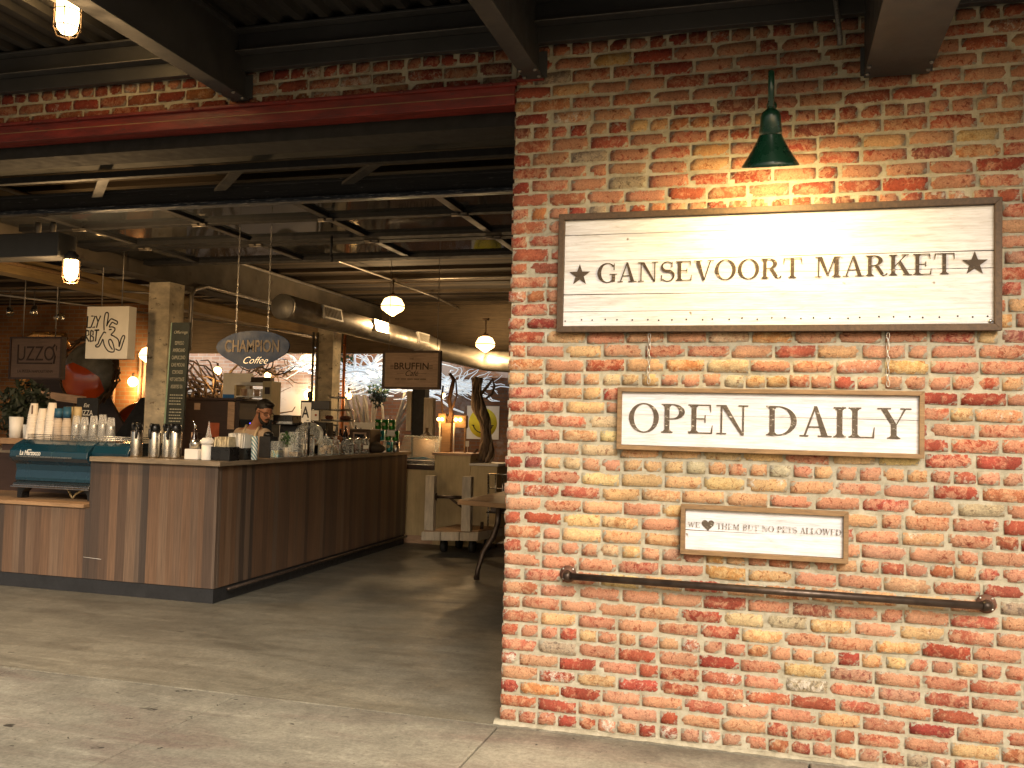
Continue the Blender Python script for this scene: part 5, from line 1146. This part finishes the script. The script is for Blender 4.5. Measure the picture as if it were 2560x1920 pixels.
for x in (-2.81,-2.615): MB().tube([(x,6.6,1.146),(x,6.6,1.52)], .010, 8).build('white_pole', m_white, t)
MB().box(-2.79,6.62,1.146,-2.67,6.70,1.52).build('tan_box', m_tanwood, t, .003); MB().box(-2.85,6.64,1.46,-2.75,6.72,1.64).build('wooden_head', m_tanwood, t, .004); MB().box(-2.64,6.64,1.46,-2.47,6.72,1.62).build('wooden_head', m_tanwood, t, .004); MB().box(-2.50,6.66,1.146,-2.48,6.7,1.4595).build('wood_leg', m_tanwood, t)
for x in (-2.835,-2.785,-2.60,-2.54): MB().ball((x,6.615,1.565), .022, 12).build('bulb', m_glow, t)
lamp((-2.68,6.5,1.56), 5, (1,.55,.2), .08, parent=t)
tag(MB().lathe([(.028,0),(.03,.09),(.02,.12),(.006,.17)], (-2.82,6.55,1.146), 16).build('sauce_bottle', m_cupglass), 'small clear sauce bottle on the raised cream counter', 'bottle')
tag(MB().box(-2.405,6.45,1.23,-2.36,6.455,1.30).tube([(-2.38,6.46,1.146),(-2.38,6.46,1.24)], .004, 6).build('paper_card', m_paper), 'small white card standing right of the bulb stand', 'card')
# factory cart
t = thing('factory_cart', 'chipped white timber cart with two upright posts and an iron rod', 'cart', (-2.2,5.6,0))
mb = MB()
for k in range(3): mb.prism([(-2.56+.205*k,5.42+.085*k),(-2.56+.205*k+.195,5.42+.085*k+.078),(-2.45+.205*k+.195,6.30),(-2.45+.205*k,6.30)], 2, .165, .265)
mb.build('platform', m_wpost, t, .006)
MB().prism([(-2.54,5.45),(-1.965,5.70),(-1.84,6.29),(-2.44,6.29)], 2, .2652, .275).build('worn_deck', m_cap, t)
for x, y in ((-2.50,5.52),(-2.085,5.62)): 
    MB().box(x-.055,y-.035,.276,x+.055,y+.06,.905).build('post', m_wpost, t, .006)
MB().tube([(-2.46,5.56,.66),(-2.10,5.67,.66)], .019, 10).tube([(-2.455,5.56,.66),(-2.435,5.565,.66)], .045, 14).tube([(-2.30,5.61,.655),(-2.10,5.68,.50)], .014, 8).build('iron_rod', m_pipe, t)
for x, y in ((-2.40,5.75),(-2.08,5.85),(-2.35,6.15),(-2.0,6.2)):
    MB().tube([(x-.025,y,.08),(x+.025,y,.08)], .078, 18).build('wheel', m_black, t)
MB().tube([(-2.02,5.95,.31),(-1.985,5.96,.31)], .05, 14).build('iron_pulley', m_pipe, t)
# table
t = thing('wooden_table', 'thick wooden table with curved iron leg half hidden by the brick wall', 'table', (-1.2,4.5,0))
MB().prism([(-1.71,4.20),(-.55,3.86),(-.30,5.30),(-1.65,5.62)], 2, .705, .752).build('tabletop', m_tanwood, t, .004)
for px, py in ((-1.28,4.08),(-.75,3.95),(-1.25,5.3),(-.6,5.15)):
    MB().tube([(px-.14,py-.09,.012),(px-.135,py-.085,.10),(px-.09,py-.05,.28),(px-.01,py-.01,.42),(px+.03,py,.55),(px+.04,py,.704)], [.028,.024,.026,.032,.027,.030], 10).build('leg', m_pipe, t)
MB().box(-1.35,4.15,.66,-.65,4.20,.704).build('apron_rail', m_pipe, t)
t = thing('metal_chair', 'dark wire metal chair behind the wooden table', 'chair', (-1.80,6.3,0), )
mb = MB()
for x in (-1.98,-1.62): mb.tube([(x,6.1,0),(x,6.12,.45),(x,6.08,.92)], .012, 8)
for x in (-1.98,-1.62): mb.tube([(x,6.48,0),(x,6.45,.45)], .012, 8)
mb.build('chair_frame', m_inox, t); MB().box(-2.0,6.1,.45,-1.6,6.48,.465).build('seat', m_black, t)
mb = MB()
for k in range(5): mb.tube([(-1.98+.09*k,6.11,.50),(-1.98+.09*k,6.08,.92)], .007, 6)
for z in (.62,.75,.92): mb.tube([(-1.98,6.09,z),(-1.62,6.09,z)], .008, 6)
mb.build('backrest', m_inox, t)
# twisted trunk
tr = MB(); rk = random.Random(4)
for k in range(11):
    ph = 2*PI*k/11; q = []; rs = []
    for i in range(26):
        z = 1.03+i*.043; a = ph+2.9*i/25+rk.uniform(-.12,.12); rad = (.070 if k % 3 == 0 else .050)+.016*math.sin(i*.5)+.008*math.sin(ph*3+i); q.append((-2.20+.05*math.sin(i*.22)+rad*math.cos(a)-.004*i, 6.62+rad*math.sin(a), z)); rs.append((.015 if k % 3 == 0 else .026)+.008*math.sin(i*.7+ph))
    tr.tube(q, rs, 7, k % 3 == 0)
t = thing('twisted_trunk', 'thick trunk of twisted vines standing on the white counter top', 'tree trunk', (-2.2,6.62,1.03)); tr.build('trunk', [m_bark, m_bark2], t)
MB().tube([(-2.27,6.62,1.9),(-2.18,6.6,2.0),(-2.12,6.6,2.08),(-2.09,6.6,2.0),(-2.12,6.6,1.90),(-2.2,6.6,1.84)], [.022,.02,.02,.018,.016,.014], 8).tube([(-2.3,6.62,1.2),(-2.36,6.6,1.12),(-2.30,6.6,1.06)], .016, 7).build('vine_loop', m_bark, t)
t = thing('thin_trunk', 'dark forked trunk rising from the bulb stand', 'tree trunk', (-2.63,6.66,1.49))
MB().tube([(-2.70,6.66,1.52),(-2.68,6.66,1.66),(-2.715,6.66,1.82),(-2.68,6.66,1.98),(-2.66,6.66,2.08),(-2.72,6.66,2.16)], [.034,.030,.028,.03,.026,.02], 8).tube([(-2.71,6.66,1.56),(-2.80,6.66,1.66),(-2.82,6.66,1.84),(-2.80,6.66,2.0)], [.02,.016,.014,.012], 7).tube([(-2.67,6.66,1.70),(-2.61,6.66,1.88),(-2.63,6.66,2.07)], [.014,.012,.01], 7).build('trunk', m_twig, t)

# ------------------------------------------------------------------ court and side walls
def flat_brick(name, c1, c2, mort, paint=None, amt=.5, top=None):
    m, nt, b = nodes(name); t = nt.nodes.new('ShaderNodeTexCoord'); sp = nt.nodes.new('ShaderNodeSeparateXYZ'); cb = nt.nodes.new('ShaderNodeCombineXYZ')
    nt.links.new(t.outputs['Object'], sp.inputs[0]); nt.links.new(sp.outputs[0], cb.inputs[0]); nt.links.new(sp.outputs[2], cb.inputs[1])
    br = N(nt, 'ShaderNodeTexBrick', i_Scale=1.0, i_Mortar_Size=.008, i_Brick_Width=.215, i_Row_Height=.075, i_Color1=(*c1,1), i_Color2=(*c2,1), i_Mortar=(*mort,1)); nt.links.new(cb.outputs[0], br.inputs[0])
    c = mix(nt, .8, br.outputs[0], ramp(nt, noise(nt, coords(nt), 1.6, 6), [(.3,.55),(.7,1.35)]), 'MULTIPLY')
    if paint:
        f = ramp(nt, noise(nt, coords(nt), 1.4, 10, .72), [(amt,1),(amt+.10,0)])
        if top:
            az = N(nt, 'ShaderNodeMath', operation='MULTIPLY_ADD', i_1=.8); nt.links.new(noise(nt, coords(nt), 2.0, 6), az.inputs[0]); nt.links.new(sp.outputs[2], az.inputs[2])
            f = mix(nt, 1.0, f, ramp(nt, az.outputs[0], [(0, 1), (1, 1)]), 'MULTIPLY'); mr = N(nt, 'ShaderNodeMapRange'); nt.links.new(az.outputs[0], mr.inputs[0]); mr.inputs[1].default_value = top; mr.inputs[2].default_value = top+.25; mr.inputs[3].default_value = 1; mr.inputs[4].default_value = .12
            f = mix(nt, 1.0, f, mr.outputs[0], 'MULTIPLY')
        c = mix(nt, f, c, paint)
    nt.links.new(c, b.inputs['Base Color']); b.inputs['Roughness'].default_value = .9; bump(nt, b, br.outputs[1], -.5, .006); return m
m_court = flat_brick('court_brick', (.15,.06,.028), (.21,.10,.05), (.13,.10,.075), (.26,.22,.21), .40)
m_courtw = flat_brick('painted_court_brick', (.34,.18,.12), (.44,.28,.2), (.44,.40,.36), (.76,.75,.74), .57, 2.5)
m_sideb = flat_brick('amber_brick', (.30,.13,.05), (.38,.18,.07), (.30,.24,.16))
tag(MB().box(-13.5,13.0,0,-7.62,13.3,4.0).build('painted_court_wall', m_courtw), 'white painted brick wall lit by daylight at the back', 'wall')
tag(MB().box(-7.618,13.0,0,3,13.3,4.0).build('court_wall', m_court), 'brown and grey brick wall at the back, behind the smiley poster', 'wall')
tag(MB().box(-16,9.6,0,-9.5,9.8,3.55).build('side_wall', m_sideb), 'amber lit brick wall with upright pipes at the back left', 'wall')
tag(MB().box(-16.1,.3,0,-15.9,13.2,3.6).build('left_wall', m_sideb), 'far left side wall of the hall', 'wall')
tag(MB().box(2.9,.35,0,3.1,13.2,3.6).build('right_wall', m_court), 'right side wall of the hall behind the brick front', 'wall')
tag(MB().box(-16,10.6,3.55,-13.4,13.3,3.75).build('roof_edge', m_beam), 'roof strip beside the open court', 'roof')
t = thing('smiley_poster', 'white poster with a yellow smiling disc on the back brick wall', 'poster', (-4.45,12.9,1.22))
px0 = -4.60
MB().box(-4.275,12.0,1.24,-3.64,12.01,1.865).build('poster', m_paper, t); MB().lathe([(.278,0),(.278,.003)], (0,0,0), 44, 0, Matrix.Translation((-3.955,11.9995,1.545)) @ Matrix.Rotation(PI/2,4,'X')).build('yellow_disc', m_yellow, t)
MB().tube([(-3.955+.19*math.sin(a),11.994,1.53-.17*math.cos(a)) for a in [R(-78+12*k) for k in range(14)]], .010, 6).tube([(-4.17,11.994,1.50),(-4.12,11.994,1.50)], .008, 6).tube([(-3.79,11.994,1.50),(-3.74,11.994,1.50)], .008, 6).build('smile', m_black, t)
MB().ball((-4.04,11.995,1.64), (.022,.004,.05), 10).ball((-3.87,11.995,1.64), (.022,.004,.05), 10).build('eyes', m_black, t)
tag(MB().box(-4.6,12.02,0,-3.3,12.15,2.4).build('poster_wall', m_court), 'low grey brick screen wall carrying the smiley poster', 'wall')
# trees of the court
def tangle(mb, seed, n, cx, cz, wx, wz, y, r, flat=.25, curl=.2):
    rg = random.Random(seed)
    for _ in range(n):
        p = Vector((cx+rg.uniform(-.2,.2)*wx, y+rg.uniform(-.5,.5), cz+rg.uniform(-.5,.3)*wz)); d = Vector((rg.choice((-1,1))*rg.uniform(.5,1), rg.uniform(-.5,.5), rg.uniform(-.3,.6)*flat*3)).normalized(); pts = [p.copy()]; L = rg.uniform(.5,1)*wx*.6/9
        for k in range(9):
            d = (d+Vector((rg.gauss(0,curl), rg.gauss(0,curl), rg.gauss(0,curl)))).normalized(); p = p+d*L; p.z = max(cz-wz, min(cz+wz, p.z)); pts.append(p.copy())
        r0 = r*rg.uniform(.5,1.2); mb.tube(pts, [r0*(1-.07*k) for k in range(10)], 5)
    return mb
def trunk(mb, seed, n, x, y, z1, spread, r):
    rg = random.Random(seed)
    for k in range(n):
        p = Vector((x+rg.uniform(-.16,.16), y+rg.uniform(-.12,.12), 0)); d = Vector((rg.uniform(-1,1)*spread, rg.uniform(-.3,.3)*spread, 1)).normalized(); pts = []; rs = []
        for i in range(12): pts.append(p.copy()); rs.append(r*(1-.05*i)*rg.uniform(.8,1.2)); d = (d+Vector((rg.gauss(0,.10), rg.gauss(0,.08), 0))).normalized(); p = p+d*z1/11
        mb.tube(pts, rs, 6)
    return mb
t = thing('pale_tree', 'pale tree of bleached tangled branches right of the farther pillar', 'tree', (-5.9,11.6,0))
trunk(MB(), 5, 16, -6.0, 11.6, 2.2, .20, .05).build('trunk', m_greybark, t)
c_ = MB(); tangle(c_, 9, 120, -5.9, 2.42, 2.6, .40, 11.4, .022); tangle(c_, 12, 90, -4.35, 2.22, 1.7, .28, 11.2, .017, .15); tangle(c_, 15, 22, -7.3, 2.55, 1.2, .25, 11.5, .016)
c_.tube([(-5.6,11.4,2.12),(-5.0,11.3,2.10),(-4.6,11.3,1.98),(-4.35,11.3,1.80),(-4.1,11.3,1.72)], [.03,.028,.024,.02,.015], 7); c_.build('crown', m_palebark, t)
leaves(leaves(MB(), (-5.75,11.2,2.10), .22, 170, .05, 21), (-6.5,11.3,2.62), .2, 120, .05, 22).build('leaves', m_leaf, t)
t = thing('brown_tree', 'brown branching tree beside the tall menu board, lit amber', 'tree', (-9.6,11,0))
trunk(MB(), 31, 9, -9.3, 11.2, 2.3, .30, .055).build('trunk', m_bark, t); tangle(tangle(MB(), 33, 60, -9.2, 2.0, 2.4, .62, 11.2, .030, .6, .28), 35, 26, -8.0, 2.45, 1.4, .22, 11.2, .018, .4, .3).build('crown', m_bark, t)
tag(leaves(MB(), (-5.62,10.9,1.93), .16, 150, .045, 41).build('hanging_plant', m_darkleaf), 'dark hanging plant ball in the pale branches', 'plant')
for (x, y, z, r, p, lb) in ((-9.0,10.95,2.42,.075,12,'amber bulb glowing in the brown tree'),(-8.0,12.75,2.05,.10,14,'bright amber bulb on the white painted wall'),(-5.32,9.1,1.92,.05,8,'small amber bulb at the right edge of the farther pillar'),(-9.72,9.45,2.12,.09,15,'wall bulb lighting the amber brick and pipes'),(-8.12,11.3,2.36,.06,6,'amber bulb below the point of the oval sign'),(-4.84,2.75,3.33,.045,5,'glowing amber ball in place of a reflection above the raised door at left')):  # last entry is an added glowing ball standing in for an amber reflection
    t = thing('amber_bulb', lb, 'lamp', (x,y,z), 'amber bulbs at the back'); MB().ball((x,y,z), r, 14).build('bulb', m_glow, t); MB().tube([(x,y,z+r*.9),(x,y,z+r*.9+.08)], .02, 8).build('socket', m_frame, t)
    lamp((x,y-.02,z-r-.06), p, (1,.56,.20), .08, parent=t)
for k, (x, y, z) in enumerate(((-6.7,11.0,2.35),(-4.9,11.0,2.2),(-6.2,10.9,2.05),(-7.2,12.2,2.3),(-4.35,10.9,2.02))):
    t = thing('amber_bulb', ('small string bulb high in the pale branches','small string bulb right of the tan sign, in the branches','small string bulb low in the pale branches','small string bulb against the white wall by the pillar','small string bulb among the rightmost branches')[k], 'lamp', (x,y,z), 'amber bulbs at the back')
    MB().ball((x,y,z), .035, 12).build('bulb', m_glow, t); MB().tube([(x,y,z+.03),(x,y,z+.08)], .012, 8).build('socket', m_frame, t)
for k, x in enumerate((-10.35,-10.2,-9.66,-9.56)): tag(MB().tube([(x,9.55,1.2 if k < 2 else 1.5),(x,9.55,2.62)], .028, 8).build('standpipe', m_tan), 'upright pipe on the amber wall, %s' % ('leftmost of four','second of four from the left','third of four, nearest right of the bulb','rightmost of four')[k], 'pipe', 'upright pipes on the amber wall')
# pizza corner at the left
t = thing('pizza_oven', 'glossy orange tiled dome oven half hidden by the nearer pillar', 'oven', (-7.9,7.2,0))
MB().ball((-7.83,7.4,1.22), (.52,.5,.52), 32).build('dome', m_orange, t); MB().lathe([(.55,0),(.55,1.1),(.50,1.25)], (-7.83,7.4,0), 32).build('base', m_orange, t)
tag(MB().prism([(-7.02,1.76),(-7.5,1.1),(-7.5,.9),(-6.9,.9),(-6.9,1.76)], 1, 6.2, 6.23).build('dark_flap', m_black), 'slanted black panel between the orange oven and the pillar', 'panel')
t = thing('twig_mirror', 'large round mirror in a twig frame with an orange reflection', 'mirror', (-7.8,6.1,2.1))
MC = Vector((-7.78,6.1,2.10)); mm = Matrix.Rotation(R(90-8),4,'X')
MB().lathe([(.44,0),(.42,.05),(.34,.10),(.2,.135),(.001,.15)], (0,0,0), 40, 0, Matrix.Translation(MC) @ mm).build('mirror_glass', m_mirror, t)
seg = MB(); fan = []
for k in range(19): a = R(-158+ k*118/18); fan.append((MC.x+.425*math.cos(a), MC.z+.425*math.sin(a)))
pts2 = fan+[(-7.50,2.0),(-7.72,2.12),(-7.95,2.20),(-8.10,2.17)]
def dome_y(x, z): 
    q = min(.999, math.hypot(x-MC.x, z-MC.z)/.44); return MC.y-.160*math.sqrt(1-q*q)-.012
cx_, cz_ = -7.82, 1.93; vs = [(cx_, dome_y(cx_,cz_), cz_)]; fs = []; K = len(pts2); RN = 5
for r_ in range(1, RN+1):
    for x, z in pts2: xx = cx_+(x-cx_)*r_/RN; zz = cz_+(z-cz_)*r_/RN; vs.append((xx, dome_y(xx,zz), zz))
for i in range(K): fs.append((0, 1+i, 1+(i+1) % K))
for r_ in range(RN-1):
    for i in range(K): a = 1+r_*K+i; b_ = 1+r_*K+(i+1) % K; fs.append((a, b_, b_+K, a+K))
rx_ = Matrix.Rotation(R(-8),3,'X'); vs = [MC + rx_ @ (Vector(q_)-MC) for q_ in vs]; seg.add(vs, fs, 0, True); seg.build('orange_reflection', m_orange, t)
tw = MB(); rw = random.Random(6)
for k in range(26):
    a0 = rw.uniform(0,6.3); tw.tube([(MC.x+(.45+rw.uniform(-.015,.05))*math.cos(a0+.16*i), MC.y+rw.uniform(-.05,.05)-.03, MC.z+(.45+rw.uniform(-.015,.05))*math.sin(a0+.16*i)) for i in range(9)], .012, 5)
tw.build('twig_frame', m_twig, t)
tag(MB().prism([(-9.3,2.02),(-8.25,2.3),(-7.62,1.40),(-7.62,.9),(-9.3,.9)], 1, 6.6, 6.65).build('brown_screen', m_brown), 'dark brown screen behind the dim framed sign', 'screen')
tag(MB().prism([(-7.2,1.70),(-6.45,1.63),(-6.45,1.72),(-7.3,1.80)], 1, 4.4, 4.5).build('pale_shelf', m_tan), 'pale slanting shelf above the paper cups', 'shelf')
t = thing('pizza_board', 'small black chalkboard with the word pizza above the cups', 'sign', (-5.45,3.4,1.4))
MB().box(-5.62,3.4,1.30,-5.36,3.42,1.68).build('chalkboard', m_black, t, .003); sans('PIZZA', .078, (-5.50,3.3985,1.50), t, m_paper, sx=.8); sans('Eat', .055, (-5.50,3.3985,1.585), t, m_paper, 'script', shear=.3)
for x, y, z, r, n, lb in ((-6.45,3.6,1.62,.26,420,'dark bushy plant behind the white paper cups'),(-7.1,4.3,1.42,.30,380,'dark green plant at the left edge of the view')):
    t = thing('dark_plant', lb, 'plant', (x,y,1.0)); leaves(MB(), (x,y,z), r, n, .05, int(n)).build('foliage', m_darkleaf, t); MB().lathe([(.10,1.0),(.13,1.3),(.12,1.3)], (x,y,0), 18).build('pot', m_black, t)
t = thing('copper_still', 'copper column glowing at the far left edge', 'boiler', (-7.45,4.6,1.5))
MB().lathe([(.07,1.0),(.07,2.22),(.075,2.24),(.075,2.30),(.05,2.36)], (-7.42,4.6,0), 20).tube([(-7.42,4.6,2.33),(-7.40,4.6,2.42),(-7.3,4.6,2.46),(-6.9,4.6,2.44),(-6.85,4.6,2.3)], .05, 10).build('column', M('copper_sheet', (.7,.36,.12), .3, .9), t)
lamp((-7.35,4.2,2.1), 4, (1,.6,.25), .1, name='spot_light')

# ------------------------------------------------------------------ daylight and camera
SUN_EL, SUN_AZ = R(31), R(24)        # from behind the camera, over the street
w = bpy.data.worlds.new('World'); sc.world = w; w.use_nodes = True; nt = w.node_tree; bg = nt.nodes['Background']
sky = nt.nodes.new('ShaderNodeTexSky'); sky.sky_type = 'NISHITA'; sky.sun_disc = False; sky.sun_elevation = SUN_EL; sky.sun_rotation = PI-SUN_AZ; sky.dust_density = 4; sky.ozone_density = .4
tint = mix(nt, 1.0, sky.outputs[0], (1.0,.90,.77), 'MULTIPLY'); nt.links.new(tint, bg.inputs[0]); bg.inputs[1].default_value = .15
sl = bpy.data.lights.new('sun', 'SUN'); sl.energy = 3.4; sl.angle = R(24); sl.color = (1,.94,.84)
so = bpy.data.objects.new('sun', sl); col.objects.link(so)
so.rotation_euler = Vector((-math.sin(SUN_AZ)*math.cos(SUN_EL), math.cos(SUN_AZ)*math.cos(SUN_EL), -math.sin(SUN_EL))).to_track_quat('-Z','Y').to_euler()

yaw, pitch, roll = -.27856985, .04549783, .02531779
f = Vector((math.sin(yaw)*math.cos(pitch), math.cos(yaw)*math.cos(pitch), math.sin(pitch))); r0 = Vector((math.cos(yaw), -math.sin(yaw), 0)); u0 = r0.cross(f)
r = r0*math.cos(roll)+u0*math.sin(roll); u = u0*math.cos(roll)-r0*math.sin(roll)
cd = bpy.data.cameras.new('camera'); cd.sensor_width = 36; cd.lens = 2311.66/2560*36; cd.clip_end = 800; cd.clip_start = .05
co = bpy.data.objects.new('camera', cd); col.objects.link(co)
mw = Matrix((r, u, -f)).transposed().to_4x4(); mw.translation = Vector((1.3307,-4.5604,1.5)); co.matrix_world = mw
sc.camera = co
sc.view_settings.view_transform = 'Standard'; sc.view_settings.look = 'None'; sc.view_settings.exposure = 0; sc.view_settings.gamma = 1
sc.cycles.use_denoising = True
sc.cycles.max_bounces = 8; sc.cycles.diffuse_bounces = 4; sc.cycles.glossy_bounces = 4; sc.cycles.transparent_max_bounces = 12
sc.cycles.sample_clamp_indirect = 6; sc.cycles.caustics_reflective = False; sc.cycles.caustics_refractive = False
